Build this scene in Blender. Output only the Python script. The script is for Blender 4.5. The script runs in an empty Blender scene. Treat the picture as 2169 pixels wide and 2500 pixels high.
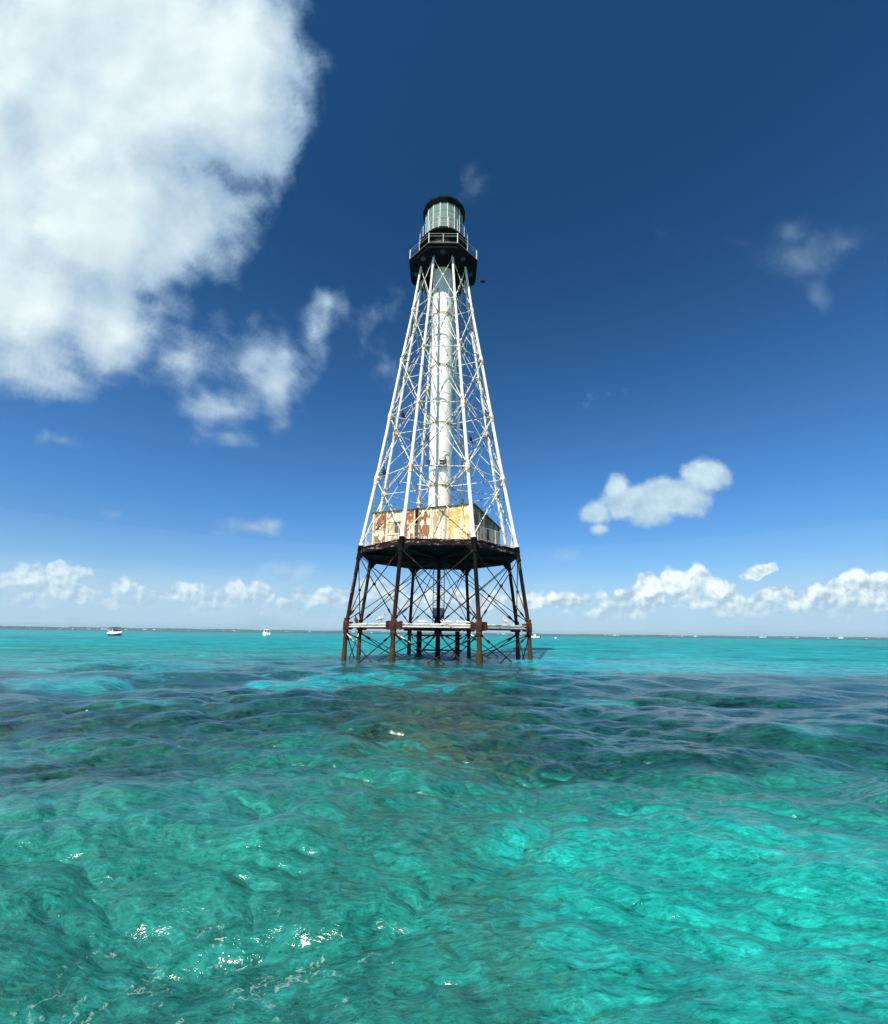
import bpy, math, random
import numpy as np
from mathutils import Vector, Matrix
R_ = math.radians
random.seed(7)
S = bpy.context.scene
COL = S.collection

# ---------------------------------------------------------------- camera
W_PX, F_PX = 2169.0, 1084.07
cam_d = bpy.data.cameras.new("camera"); cam = bpy.data.objects.new("camera", cam_d); COL.objects.link(cam)
cam_d.sensor_fit = 'HORIZONTAL'; cam_d.sensor_width = 26.0
cam_d.lens = F_PX / W_PX * 26.0
cam_d.clip_start = 0.05; cam_d.clip_end = 60000
PITCH, ROLL, YAW, CAM_H = R_(15.3227), R_(0.6974), R_(-0.3947), 1.672
cam.location = (0, -32, CAM_H)
cam.matrix_world = (Matrix.Translation((0, -32, CAM_H)) @ Matrix.Rotation(-YAW, 4, 'Z') @
                    Matrix.Rotation(math.pi/2 + PITCH, 4, 'X') @ Matrix.Rotation(ROLL, 4, 'Z'))
S.camera = cam

# ---------------------------------------------------------------- exposure and sun
S.view_settings.view_transform = 'Standard'
try: S.view_settings.look = 'None'
except Exception: pass
S.view_settings.gamma = 1.0
S.view_settings.exposure = 0.62
S.cycles.use_denoising = True
S.cycles.denoising_prefilter = 'ACCURATE'
S.cycles.max_bounces = 8
S.cycles.transparent_max_bounces = 16
S.cycles.sample_clamp_indirect = 6
SUN_EL, SUN_AZ = R_(51.5), R_(24.5)          # azimuth measured from behind the camera towards its left
to_sun = Vector((-math.sin(SUN_AZ)*math.cos(SUN_EL), -math.cos(SUN_AZ)*math.cos(SUN_EL), math.sin(SUN_EL)))
sun_d = bpy.data.lights.new("sun", 'SUN'); sun_d.energy = 5.0; sun_d.angle = R_(0.53); sun_d.color = (1, 0.935, 0.815)
sun = bpy.data.objects.new("sun", sun_d); COL.objects.link(sun); sun.location = (-30, -70, 90)
sun.rotation_euler = to_sun.to_track_quat('Z', 'Y').to_euler()

# ---------------------------------------------------------------- node expression helper
class X:
    """wraps a node socket so that shader maths can be written as expressions"""
    def __init__(s, t, sock): s.t = t; s.s = sock
    def _m(s, op, *a, clamp=False):
        n = s.t.nodes.new('ShaderNodeMath'); n.operation = op; n.use_clamp = clamp
        for i, v in enumerate((s,)+a): setin(s.t, n.inputs[i], v)
        return X(s.t, n.outputs[0])
    def _v(s, op, *a):
        n = s.t.nodes.new('ShaderNodeVectorMath'); n.operation = op
        for i, v in enumerate((s,)+a):
            setin(s.t, n.inputs['Scale'] if (op == 'SCALE' and i == 1) else n.inputs[i], v)
        return X(s.t, n.outputs['Value'] if op in ('DOT_PRODUCT', 'LENGTH', 'DISTANCE') else n.outputs[0])
    def __add__(s, o): return s._m('ADD', o)
    def __radd__(s, o): return s._m('ADD', o)
    def __sub__(s, o): return s._m('SUBTRACT', o)
    def __rsub__(s, o): return (s*-1)+o
    def __mul__(s, o): return s._m('MULTIPLY', o)
    __rmul__ = __mul__
    def __truediv__(s, o): return s._m('DIVIDE', o)
    def max(s, o): return s._m('MAXIMUM', o)
    def min(s, o): return s._m('MINIMUM', o)
    def smax(s, o, d): return s._m('SMOOTH_MAX', o, d)
    def pow(s, o): return s._m('POWER', o)
    def abs(s): return s._m('ABSOLUTE')
    def clamp(s): return s._m('ADD', 0.0, clamp=True)
    def step(s, a, b):     # smoothstep a..b
        n = s.t.nodes.new('ShaderNodeMapRange'); n.interpolation_type = 'SMOOTHSTEP'
        setin(s.t, n.inputs[0], s); setin(s.t, n.inputs[1], a); setin(s.t, n.inputs[2], b)
        return X(s.t, n.outputs[0])
    def xyz(s):
        n = s.t.nodes.new('ShaderNodeSeparateXYZ'); setin(s.t, n.inputs[0], s)
        return [X(s.t, o) for o in n.outputs]
def setin(t, i, v):
    if isinstance(v, X): t.links.new(v.s, i)
    elif i.type == 'RGBA' and isinstance(v, (tuple, list)): i.default_value = tuple(v)[:3] + (1,)
    elif i.type == 'VECTOR' and isinstance(v, (int, float)): i.default_value = (v, v, v)
    else: i.default_value = v
def comb(t, x, y, z=0.0):
    n = t.nodes.new('ShaderNodeCombineXYZ')
    for i, v in zip(n.inputs, (x, y, z)): setin(t, i, v)
    return X(t, n.outputs[0])
def noise(t, vec, scale, detail=4, rough=0.55, dist=0.0, color=False, kind='FBM'):
    n = t.nodes.new('ShaderNodeTexNoise'); n.noise_type = kind
    setin(t, n.inputs['Vector'], vec); n.inputs['Scale'].default_value = scale
    n.inputs['Detail'].default_value = detail; n.inputs['Roughness'].default_value = rough
    n.inputs['Distortion'].default_value = dist
    return X(t, n.outputs['Color' if color else 'Fac'])
def voro(t, vec, scale, smooth=0.6, feature='SMOOTH_F1', detail=0):
    n = t.nodes.new('ShaderNodeTexVoronoi'); n.feature = feature
    setin(t, n.inputs['Vector'], vec); n.inputs['Scale'].default_value = scale
    if feature == 'SMOOTH_F1': n.inputs['Smoothness'].default_value = smooth
    n.inputs['Detail'].default_value = detail
    return X(t, n.outputs['Distance'])
def mixc(t, f, a, b, mode='MIX'):
    n = t.nodes.new('ShaderNodeMix'); n.data_type = 'RGBA'; n.blend_type = mode
    ins = [i for i in n.inputs if i.type == 'RGBA']
    setin(t, n.inputs[0], f); setin(t, ins[0], a); setin(t, ins[1], b)
    return X(t, [o for o in n.outputs if o.type == 'RGBA'][0])
def cmul(t, c, v):
    n = t.nodes.new('ShaderNodeVectorMath'); n.operation = 'SCALE'
    setin(t, n.inputs[0], c); setin(t, n.inputs['Scale'], v)
    return X(t, n.outputs[0])

# ---------------------------------------------------------------- sky with clouds
world = bpy.data.worlds.new("World"); S.world = world; world.use_nodes = True
wt = world.node_tree; wt.nodes.clear()
def build_sky():
    t = wt
    tc = t.nodes.new('ShaderNodeTexCoord'); D = X(t, tc.outputs['Generated'])
    dx, dy, dz = D.xyz()
    ca, sa = math.cos(R_(15)), math.sin(R_(15))
    fw = D._v('DOT_PRODUCT', (0, ca, sa)); up = D._v('DOT_PRODUCT', (0, -sa, ca)); rt = dx
    fwc = fw.max(0.15)
    s_, t_ = rt/fwc, up/fwc
    P = comb(t, s_, t_, 0.0)       # chart of directions: tangent plane at azimuth 0, elevation 15 degrees

    def clear_sky():
        sk = t.nodes.new('ShaderNodeTexSky'); sk.sky_type = 'NISHITA'; sk.sun_disc = False
        sk.sun_elevation = SUN_EL; sk.sun_rotation = math.atan2(to_sun.x, to_sun.y)
        sk.altitude = 0; sk.air_density = 1.0; sk.dust_density = 0.6; sk.ozone_density = 2.0
        t.links.new(comb(t, dx, dy, dz.max(0.006)).s, sk.inputs[0])
        sky = X(t, sk.outputs[0])
        # deeper, cooler blue with height, as through a polarising filter
        tint = mixc(t, dz.step(0.0, 0.30), (0.78, 1.03, 1.26), (0.46, 0.95, 1.40))
        tint = mixc(t, dz.step(0.20, 0.80), tint, (0.15, 0.50, 0.76))
        return cmul(t, mixc(t, 1.0, sky, tint, 'MULTIPLY'), SKY_K)

    def density(blobs, warp, wamp, noises, sm=0.12, round_noise=0.0, wdet=3):
        wv = noise(t, P, warp, wdet, 0.55, color=True)._v('SUBTRACT', (0.5, 0.5, 0.5))
        Q = P._v('ADD', wv._v('SCALE', wamp))
        acc = None
        for (x, y, rx, ry, w) in blobs:
            d = Q._v('SUBTRACT', (x, y, 0))._v('MULTIPLY', (1/rx, 1/ry, 1))._v('LENGTH')
            d = (1.0 - d)*w
            acc = d if acc is None else acc.smax(d, sm)
        acc = acc.max(-0.6)
        for sc, det, ro, amp in noises:
            acc = acc + (noise(t, P, sc, det, ro) - 0.5)*amp
        if round_noise:
            acc = acc + (0.36 - voro(t, Q, 26, 0.5, detail=1))*round_noise
        return acc
    def relief(sc, det, off, warpv=None):
        q = P._v('ADD', (5.3, 2.1, 0))
        return noise(t, q, sc, det, 0.5) - noise(t, q._v('ADD', (off[0], off[1], 0)), sc, det, 0.5)
    def over(base, a, lo, hi, bright, dark, light, k):
        return mixc(t, a.step(lo, hi)*k, base, mixc(t, bright.clamp(), dark, light))
    def bgn(col):
        n = t.nodes.new('ShaderNodeBackground'); setin(t, n.inputs[0], col); n.inputs[1].default_value = 1.0
        return n
    def pick(cond, no, yes):       # hard switch: only one side is evaluated
        m = t.nodes.new('ShaderNodeMixShader'); setin(t, m.inputs[0], cond)
        t.links.new(no.outputs[0], m.inputs[1]); t.links.new(yes.outputs[0], m.inputs[2]); return m

    # low strip: horizon cumulus, thin veils
    sky = clear_sky()
    sky = mixc(t, (1.0 - dz.step(0.0, 0.25))*0.45, sky, (0.20, 0.40, 0.62))
    veil = (noise(t, comb(t, s_, t_*3.0, 0.3), 5.0, 5, 0.55) + 0.16).step(0.36, 0.70)*dz.step(0.0, 0.015)*(1.0 - dz.step(0.06, 0.14))
    sky = mixc(t, veil*0.82, sky, (0.31, 0.44, 0.55))
    a2 = density([b for b in MID if b[1] < LOW_T], 7.0, 0.035, ((10, 5, 0.58, 0.62),))
    sky = over(sky, a2, 0.02, 0.5, relief(12, 4, (-0.01, 0.014))*3 + 0.5, (0.20, 0.32, 0.44), (0.42, 0.52, 0.58), 0.9)
    a3 = density(LOW, 11.0, 0.035, ((13, 5, 0.55, 0.55), (48, 4, 0.6, 0.30)), 0.30, 0.8)
    hl = relief(22, 5, (-0.007, 0.010))
    br3 = hl*4.5 + 0.42 + (dz - 0.060)*7.0
    fade = (dz - 0.012).step(0.0, 0.065)*0.82 + 0.14
    sky = over(sky, a3 + 0.18, -0.02, 0.34, br3, (0.28, 0.39, 0.48), (0.62, 0.69, 0.69), fade*(s_.step(-0.35, 0.25)*0.35 + 0.65))
    low = bgn(sky)
    # upper left: the great soft cloud and its wisps
    sky = clear_sky()
    a1 = density(BIG, 2.6, 0.15, ((2.8, 12, 0.62, 1.20), (11.0, 8, 0.68, 0.50)), 0.38, wdet=8)
    body = a1.step(0.10, 1.0)
    br = relief(3.2, 9, (-0.04, 0.05))*2.8 + relief(11, 6, (-0.012, 0.016))*0.35 + 0.50 + (noise(t, P._v('ADD', (3.1, 1.7, 0)), 1.9, 5, 0.5) - 0.5)*1.6 + (body - 0.5)*0.3
    c1 = mixc(t, br.clamp(), (0.33, 0.43, 0.50), (0.56, 0.64, 0.65))
    c1 = mixc(t, a1.step(0.0, 0.85), (0.16, 0.26, 0.40), c1)
    sky = mixc(t, a1.step(0.0, 0.42), sky, c1)
    a2 = density([b for b in MID if b[1] >= LOW_T and b[0] < 0.1], 7.0, 0.05, ((9, 8, 0.62, 0.70),))
    sky = over(sky, a2, 0.02, 0.5, relief(12, 4, (-0.01, 0.014))*3 + 0.5, (0.17, 0.28, 0.42), (0.38, 0.48, 0.55), 0.85)
    left = bgn(sky)
    # upper right
    sky = clear_sky()
    a2 = density([b for b in MID if b[1] >= 0.3 and b[0] >= 0.1], 5.0, 0.06, ((7, 8, 0.60, 0.62),))
    sky = mixc(t, a2.step(0.0, 0.55)*0.75, sky, (0.26, 0.38, 0.48))
    a2 = density([b for b in MID if LOW_T <= b[1] < 0.3 and b[0] >= 0.1], 9.0, 0.040, ((15, 9, 0.64, 0.92),), 0.22, wdet=6)
    sky = over(sky, a2, 0.02, 0.42, relief(9, 4, (-0.014, 0.018))*3.5 + 0.5 + (a2 - 0.4)*0.5, (0.24, 0.36, 0.46), (0.44, 0.56, 0.61), 0.92)
    right = bgn(sky)
    # the rest of the sky, scattered clouds
    sky = clear_sky()
    nb = noise(t, comb(t, dx, dy, dz*1.6), 2.6, 4, 0.55)
    sky = mixc(t, nb.step(0.53, 0.68)*0.9, sky, (0.50, 0.56, 0.60))
    rest = bgn(sky)
    m = pick(s_._m('GREATER_THAN', 0.12), left, right)
    m = pick(dz._m('LESS_THAN', 0.185), m, low)
    m = pick(fw._m('LESS_THAN', 0.30), m, rest)
    m = pick(dz._m('LESS_THAN', -0.01), m, bgn((0.03, 0.12, 0.16)))
    out = t.nodes.new('ShaderNodeOutputWorld')
    t.links.new(m.outputs[0], out.inputs[0])
LOW_T = -0.09
SKY_K = 0.066
HAZE = 0.00007
#CHART_BEGIN
BIG = [(-0.796, 1.023, 0.48, 0.387, 1.5), (-0.505, 1.006, 0.231, 0.24, 1.1), (-0.451, 1.109, 0.111, 0.185, 0.8), (-0.461, 0.856, 0.152, 0.12, 0.75), (-0.744, 0.677, 0.351, 0.231, 1.2), (-0.965, 0.452, 0.24, 0.212, 1.0), (-0.805, 0.416, 0.212, 0.157, 0.8), (-0.557, 0.688, 0.148, 0.092, 0.4), (-0.599, 0.343, 0.12, 0.065, 0.38), (-0.906, 0.294, 0.175, 0.065, 0.5), (-1.166, 0.694, 0.387, 0.48, 1.5), (-0.46, 0.428, 0.157, 0.055, 0.16), (-0.422, 0.344, 0.092, 0.074, 0.42), (-0.495, 0.242, 0.111, 0.046, 0.4), (-0.307, 0.401, 0.055, 0.111, 0.46), (-0.275, 0.475, 0.055, 0.055, 0.38), (-0.366, 0.345, 0.055, 0.055, 0.36), (-0.494, 0.177, 0.074, 0.032, 0.2), (-0.375, 0.28, 0.055, 0.065, 0.34), (-0.154, 0.448, 0.051, 0.074, 0.16), (-0.134, 0.31, 0.046, 0.055, 0.15), (-0.527, 0.557, 0.111, 0.055, 0.2)]
MID = [(0.577, 0.09, 0.069, 0.048, 0.95), (0.504, 0.057, 0.069, 0.042, 0.8), (0.467, 0.043, 0.055, 0.046, 0.8), (0.386, 0.06, 0.035, 0.042, 0.8), (0.412, 0.028, 0.083, 0.037, 0.8), (0.33, 0.009, 0.046, 0.035, 0.75), (0.344, -0.028, 0.032, 0.02, 0.6), (0.467, 0.024, 0.138, 0.039, 0.9), (0.43, 0.042, 0.083, 0.037, 0.9), (0.522, 0.043, 0.101, 0.039, 0.9), (0.458, -0.001, 0.065, 0.031, 0.7), (0.793, 0.575, 0.111, 0.083, 0.26), (0.766, 0.64, 0.055, 0.037, 0.2), (0.821, 0.511, 0.055, 0.046, 0.26), (0.894, 0.618, 0.065, 0.042, 0.2), (0.637, 0.63, 0.083, 0.026, 0.04), (0.055, 0.756, 0.055, 0.055, 0.14), (-0.882, -0.054, 0.083, 0.03, 0.5), (-0.835, -0.07, 0.055, 0.02, 0.4), (-0.436, -0.031, 0.111, 0.028, 0.4), (-0.399, -0.019, 0.042, 0.022, 0.5), (-0.876, 0.155, 0.074, 0.026, 0.22), (-0.766, -0.013, 0.046, 0.02, 0.22), (-0.51, -0.046, 0.065, 0.02, 0.2), (-0.342, -0.136, 0.111, 0.037, 0.28), (-0.379, -0.128, 0.083, 0.033, 0.22), (0.248, -0.093, 0.083, 0.02, 0.2), (0.355, 0.258, 0.055, 0.028, 0.08)]
LOW = [(-0.731, -0.169, 0.065, 0.024, 0.5), (-0.684, -0.198, 0.055, 0.022, 0.6), (-0.768, -0.201, 0.074, 0.02, 0.5), (-0.471, -0.175, 0.055, 0.028, 0.8), (-0.332, -0.181, 0.046, 0.024, 0.8), (-0.193, -0.181, 0.046, 0.026, 0.8), (0.0, -0.183, 0.055, 0.028, 0.8), (0.185, -0.19, 0.055, 0.024, 0.8), (0.231, -0.194, 0.055, 0.02, 0.8), (0.322, -0.191, 0.055, 0.022, 0.8), (0.442, -0.196, 0.148, 0.022, 0.8), (0.606, -0.195, 0.148, 0.024, 0.8), (0.771, -0.195, 0.148, 0.022, 0.8), (0.925, -0.191, 0.148, 0.024, 0.8), (0.83, -0.169, 0.046, 0.024, 0.8), (-0.974, -0.153, 0.101, 0.039, 1), (-0.871, -0.142, 0.083, 0.035, 1), (-0.834, -0.179, 0.083, 0.033, 0.9), (-0.955, -0.199, 0.111, 0.037, 0.6), (-0.592, -0.185, 0.065, 0.037, 1), (-0.638, -0.191, 0.055, 0.028, 0.8), (-0.526, -0.203, 0.083, 0.031, 0.9), (-0.434, -0.188, 0.074, 0.039, 1), (-0.36, -0.197, 0.055, 0.033, 0.8), (-0.277, -0.186, 0.046, 0.028, 1), (-0.23, -0.2, 0.055, 0.028, 0.8), (-0.138, -0.18, 0.083, 0.039, 0.9), (-0.064, -0.193, 0.083, 0.037, 0.8), (0.074, -0.196, 0.074, 0.033, 0.8), (0.258, -0.185, 0.037, 0.024, 0.9), (0.295, -0.189, 0.046, 0.024, 0.8), (0.35, -0.186, 0.03, 0.031, 1), (0.414, -0.185, 0.051, 0.033, 1), (0.469, -0.164, 0.055, 0.041, 1), (0.524, -0.154, 0.069, 0.046, 1), (0.565, -0.128, 0.039, 0.031, 1), (0.615, -0.162, 0.069, 0.039, 1), (0.693, -0.121, 0.033, 0.022, 1), (0.723, -0.113, 0.03, 0.018, 0.9), (0.665, -0.134, 0.024, 0.015, 0.8), (0.725, -0.179, 0.074, 0.031, 1), (0.798, -0.183, 0.055, 0.024, 0.9), (0.862, -0.173, 0.055, 0.031, 1), (0.916, -0.15, 0.055, 0.039, 1), (0.971, -0.158, 0.065, 0.037, 1), (1.043, -0.148, 0.083, 0.046, 1), (0.377, -0.211, 0.185, 0.028, 0.5), (0.698, -0.212, 0.277, 0.026, 0.5), (-0.545, -0.231, 0.277, 0.022, 0.4)]
#CHART_END
build_sky()
world.cycles.sampling_method = 'MANUAL'; world.cycles.sample_map_resolution = 1024
#BODY
# ---------------------------------------------------------------- mesh helpers
class MB:
    """collects shapes and links them as ONE mesh object"""
    def __init__(s): s.v = []; s.f = []
    def add(s, vs, fs):
        o = len(s.v); s.v.extend([tuple(v) for v in vs]); s.f.extend([tuple(i+o for i in f) for f in fs]); return s
    def box(s, c, size, rot=None):
        x, y, z = [a/2 for a in size]
        vs = [Vector(p) for p in ((-x,-y,-z),(x,-y,-z),(x,y,-z),(-x,y,-z),(-x,-y,z),(x,-y,z),(x,y,z),(-x,y,z))]
        if rot is not None: vs = [rot @ v for v in vs]
        vs = [v + Vector(c) for v in vs]
        return s.add(vs, [(0,3,2,1),(4,5,6,7),(0,1,5,4),(1,2,6,5),(2,3,7,6),(3,0,4,7)])
    def bar(s, p, q, w, h):
        p, q = Vector(p), Vector(q); d = q - p
        x = d.normalized(); y = Vector((0,0,1)).cross(x)
        y = y.normalized() if y.length > 1e-4 else Vector((0,1,0)); z = x.cross(y)
        m = Matrix((x, y, z)).transposed()
        return s.box((p+q)/2, (d.length, w, h), m)
    def tube(s, pts, rad, seg=8, caps=True, flat=None):
        pts = [Vector(p) for p in pts]; n = len(pts)
        if not isinstance(rad, (list, tuple)): rad = [rad]*n
        vs = []; ref = None
        for i in range(n):
            d = (pts[min(i+1,n-1)] - pts[max(i-1,0)]).normalized()
            if ref is None:
                ref = Vector((0,0,1)) if abs(d.z) < 0.9 else Vector((0,1,0))
            u = d.cross(ref).normalized(); w = u.cross(d).normalized(); ref = w
            fu = flat[i] if flat else 1.0
            for k in range(seg):
                a = 2*math.pi*k/seg
                vs.append(pts[i] + u*(math.cos(a)*rad[i]*fu) + w*(math.sin(a)*rad[i]))
        fs = [(i*seg+k, i*seg+(k+1)%seg, (i+1)*seg+(k+1)%seg, (i+1)*seg+k) for i in range(n-1) for k in range(seg)]
        if caps: fs += [tuple(reversed(range(seg))), tuple((n-1)*seg+k for k in range(seg))]
        return s.add(vs, fs)
    def lathe(s, prof, c=(0,0,0), seg=24, ph=0.0, caps=True, axis=None):
        """prof = [(radius, height)...] turned about the vertical through c"""
        vs = []
        for r, z in prof:
            for k in range(seg):
                a = ph + 2*math.pi*k/seg
                vs.append(Vector((r*math.cos(a), r*math.sin(a), z)))
        if axis is not None:
            q = Vector((0,0,1)).rotation_difference(Vector(axis)); vs = [q @ v for v in vs]
        vs = [v + Vector(c) for v in vs]; n = len(prof)
        fs = [(i*seg+k, i*seg+(k+1)%seg, (i+1)*seg+(k+1)%seg, (i+1)*seg+k) for i in range(n-1) for k in range(seg)]
        if caps: fs += [tuple(reversed(range(seg))), tuple((n-1)*seg+k for k in range(seg))]
        return s.add(vs, fs)
    def poly(s, ring, z0, z1):
        n = len(ring)
        vs = [(x,y,z0) for x,y in ring] + [(x,y,z1) for x,y in ring]
        return s.add(vs, [tuple(reversed(range(n))), tuple(range(n,2*n))] + [(k,(k+1)%n,n+(k+1)%n,n+k) for k in range(n)])
    def build(s, name, mat, parent=None, smooth=True, loc=None):
        me = bpy.data.meshes.new(name); me.from_pydata(s.v, [], s.f); me.update()
        if mat: me.materials.append(mat)
        if smooth:
            me.polygons.foreach_set('use_smooth', [True]*len(me.polygons))
            me.set_sharp_from_angle(angle=R_(38))
        o = bpy.data.objects.new(name, me); COL.objects.link(o)
        if parent: o.parent = parent
        if loc: o.location = loc
        return o
def tag(o, label=None, cat=None, group=None, kind=None):
    for k, v in (('label', label), ('category', cat), ('group', group), ('kind', kind)):
        if v: o[k] = v
    return o
def thing(name, label, cat, loc=(0,0,0), rz=0, group=None):
    o = bpy.data.objects.new(name, None); COL.objects.link(o); o.location = loc; o.rotation_euler = (0,0,rz)
    o.empty_display_size = 0.3
    return tag(o, label, cat, group)
def copy_tree(o, parent=None):
    c = o.copy(); COL.objects.link(c); c.parent = parent
    for ch in list(o.children): copy_tree(ch, c)
    return c

# ---------------------------------------------------------------- materials
def mat(name, fn):
    m = bpy.data.materials.new(name); m.use_nodes = True; t = m.node_tree; t.nodes.clear()
    out = t.nodes.new('ShaderNodeOutputMaterial'); p = t.nodes.new('ShaderNodeBsdfPrincipled')
    t.links.new(p.outputs[0], out.inputs[0]); fn(t, p, out); return m
def wpos(t): return X(t, t.nodes.new('ShaderNodeNewGeometry').outputs['Position'])
def bump(t, p, h, strength=1.0, dist=1.0):
    b = t.nodes.new('ShaderNodeBump'); b.inputs['Strength'].default_value = strength; b.inputs['Distance'].default_value = dist
    setin(t, b.inputs['Height'], h); t.links.new(b.outputs[0], p.inputs['Normal'])
def plain(col, rough=0.6, var=0.25, sc=6.0):
    def f(t, p, o):
        n = noise(t, wpos(t), sc, 5)
        setin(t, p.inputs['Base Color'], mixc(t, n, tuple(c*(1-var) for c in col), tuple(min(1, c*(1+var)) for c in col)))
        p.inputs['Roughness'].default_value = rough
    return f
def rusty(paint, rust, thresh=0.60, soft=0.05, sc=(3.0, 3.0, 0.9), rough=0.55, dirt=None, dark=None, fine=9.0, spec=0.35):
    """worn paint over iron: rust breaks through in streaks that run downwards"""
    def f(t, p, o):
        P = wpos(t); x, y, z = P.xyz()
        Q = comb(t, x*sc[0], y*sc[1], z*sc[2])
        n = noise(t, Q, 1.0, 8, 0.62)
        n2 = noise(t, P, fine, 5, 0.6)
        m = (n*0.75 + n2*0.25).step(thresh - soft, thresh + soft)
        r = mixc(t, n2, rust, tuple(c*2.2 for c in rust))
        c = mixc(t, noise(t, Q, 2.3, 5), paint, tuple(c*0.78 for c in (dirt or paint)))
        if dark is not None:
            c = mixc(t, noise(t, P, 14, 3, 0.7).step(0.60, 0.72), c, dark)
        setin(t, p.inputs['Base Color'], mixc(t, m, c, r))
        setin(t, p.inputs['Roughness'], m*0.35 + rough)
        p.inputs['Specular IOR Level'].default_value = spec
        bump(t, p, n2*(-0.5) + m*0.4, 0.5, 0.01)
    return f
WHITE = (0.87, 0.85, 0.78)
m_white = mat('white paint', rusty(WHITE, (0.16, 0.08, 0.035), 0.625, 0.03, (2.2, 2.2, 0.7), 0.5, dirt=(0.84, 0.80, 0.68)))
m_column = mat('white column paint', rusty((0.88, 0.86, 0.79), (0.24, 0.15, 0.08), 0.618, 0.03, (1.2, 1.2, 0.45), 0.5, dirt=(0.78, 0.77, 0.72)))
m_rod = mat('flaking white rods', rusty((0.82, 0.80, 0.72), (0.045, 0.026, 0.015), 0.545, 0.025, (2.6, 2.6, 2.2), 0.6, dirt=(0.76, 0.72, 0.60), fine=5.0))
m_joint = mat('ochre stained white castings', rusty((0.82, 0.79, 0.68), (0.15, 0.085, 0.03), 0.542, 0.05, (3.5, 3.5, 2.0), 0.6, dirt=(0.74, 0.66, 0.44)))
m_black = mat('black tar paint', rusty((0.006, 0.006, 0.006), (0.020, 0.011, 0.007), 0.60, 0.06, (2, 2, 1), 0.8, dirt=(0.008, 0.008, 0.008), spec=0.06))
m_black_rod = mat('black rods', rusty((0.012, 0.011, 0.011), (0.05, 0.028, 0.018), 0.55, 0.08, (3, 3, 3), 0.75, spec=0.12))
m_lantern = mat('black lantern paint', rusty((0.006, 0.006, 0.007), (0.016, 0.013, 0.012), 0.62, 0.05, (2, 2, 2), 0.75, spec=0.08))
m_guano = mat('white guano crust', rusty((0.80, 0.79, 0.74), (0.07, 0.045, 0.035), 0.562, 0.03, (2.2, 2.2, 9.0), 0.85, dirt=(0.72, 0.70, 0.62)))
m_rustcast = mat('rust brown castings', rusty((0.080, 0.026, 0.017), (0.020, 0.011, 0.009), 0.50, 0.10, (5, 5, 5), 0.85, dirt=(0.13, 0.046, 0.028), spec=0.1))
m_edge = mat('black edge with white patches', rusty((0.012, 0.010, 0.010), (0.20, 0.16, 0.155), 0.575, 0.03, (1.6, 1.6, 8), 0.75, dirt=(0.022, 0.010, 0.010), spec=0.08))
m_rail = mat('thin white rails', rusty((0.74, 0.71, 0.62), (0.25, 0.16, 0.09), 0.62, 0.05, (3, 3, 3), 0.6))
m_railgrey = mat('grey rails', rusty((0.46, 0.44, 0.41), (0.10, 0.08, 0.07), 0.60, 0.06, (4, 4, 4), 0.6))
def pile_fn(t, p, o):
    P = wpos(t); x, y, z = P.xyz()
    n = noise(t, comb(t, x*3, y*3, z*0.8), 1.0, 7, 0.6); f = noise(t, P, 11, 5, 0.65)
    # tar paint left near the top, bare rust below, sea growth in the splash zone
    c = mixc(t, (n*0.6 + z*0.075).step(0.42, 0.62), (0.048, 0.020, 0.013), (0.007, 0.006, 0.006))
    c = mixc(t, (n + f*0.5).step(0.86, 0.95), c, (0.24, 0.20, 0.17))
    c = mixc(t, (f*1.1 - z*0.34 + 0.42).step(0.45, 0.75), c, mixc(t, f, (0.022, 0.015, 0.008), (0.090, 0.060, 0.028)))
    setin(t, p.inputs['Base Color'], c); p.inputs['Roughness'].default_value = 0.8; p.inputs['Specular IOR Level'].default_value = 0.08
    bump(t, p, f*1.0, 0.8, 0.02)
m_pile = mat('rusting pile', pile_fn)
def wall_fn(paint, rustA, rustB, th, grey=0.0):
    def f(t, p, o):
        P = wpos(t); x, y, z = P.xyz()
        Q = comb(t, x*1.5, y*1.5, z*0.75)
        n = noise(t, comb(t, x*1.5, y*1.5, z*1.05), 1.7, 9, 0.62, 0.3); st = noise(t, comb(t, x*9, y*9, z*0.5), 1.0, 5, 0.6); fn_ = noise(t, P, 13, 5, 0.6)
        m = (n*0.68 + st*0.20 + fn_*0.12).step(th-0.022, th+0.022)
        r = mixc(t, (n*0.5 + st*0.5).step(0.42, 0.60), rustA, rustB)
        c = mixc(t, st.step(0.40, 0.66), paint, tuple(a*b for a, b in zip(paint, (0.80, 0.66, 0.42))))
        if grey: c = mixc(t, (fn_*0.4 + st*0.6).step(0.46, 0.56)*grey, c, (0.09, 0.085, 0.06))
        setin(t, p.inputs['Base Color'], mixc(t, m, c, r)); p.inputs['Roughness'].default_value = 0.8
        bump(t, p, (m*-0.6) + fn_*0.5, 0.6, 0.015)
    return f
CREAM = (0.86, 0.79, 0.58)
m_wall = mat('cream paint with ochre stains', wall_fn(CREAM, (0.34, 0.15, 0.05), (0.56, 0.33, 0.12), 0.548, 0.45))
m_wall_red = mat('red brown rusted sheet', wall_fn(CREAM, (0.10, 0.026, 0.014), (0.34, 0.11, 0.035), 0.474))
m_wall_orange = mat('orange rusted sheet', wall_fn((0.86, 0.76, 0.50), (0.36, 0.11, 0.02), (0.72, 0.42, 0.10), 0.503))
m_wall_grey = mat('grey weathered sheet', wall_fn((0.78, 0.74, 0.58), (0.20, 0.11, 0.06), (0.42, 0.32, 0.19), 0.515, 0.6))
m_wall_mould = mat('mouldy sheet', wall_fn((0.42, 0.36, 0.25), (0.075, 0.048, 0.028), (0.24, 0.11, 0.045), 0.480, 0.9))
m_vent = mat('dark grey grille', plain((0.05, 0.05, 0.05), 0.8))
m_roof = mat('dark brown roof edge', plain((0.10, 0.075, 0.05), 0.8))
m_glassdark = mat('dark window', plain((0.03, 0.035, 0.03), 0.2))
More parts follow.
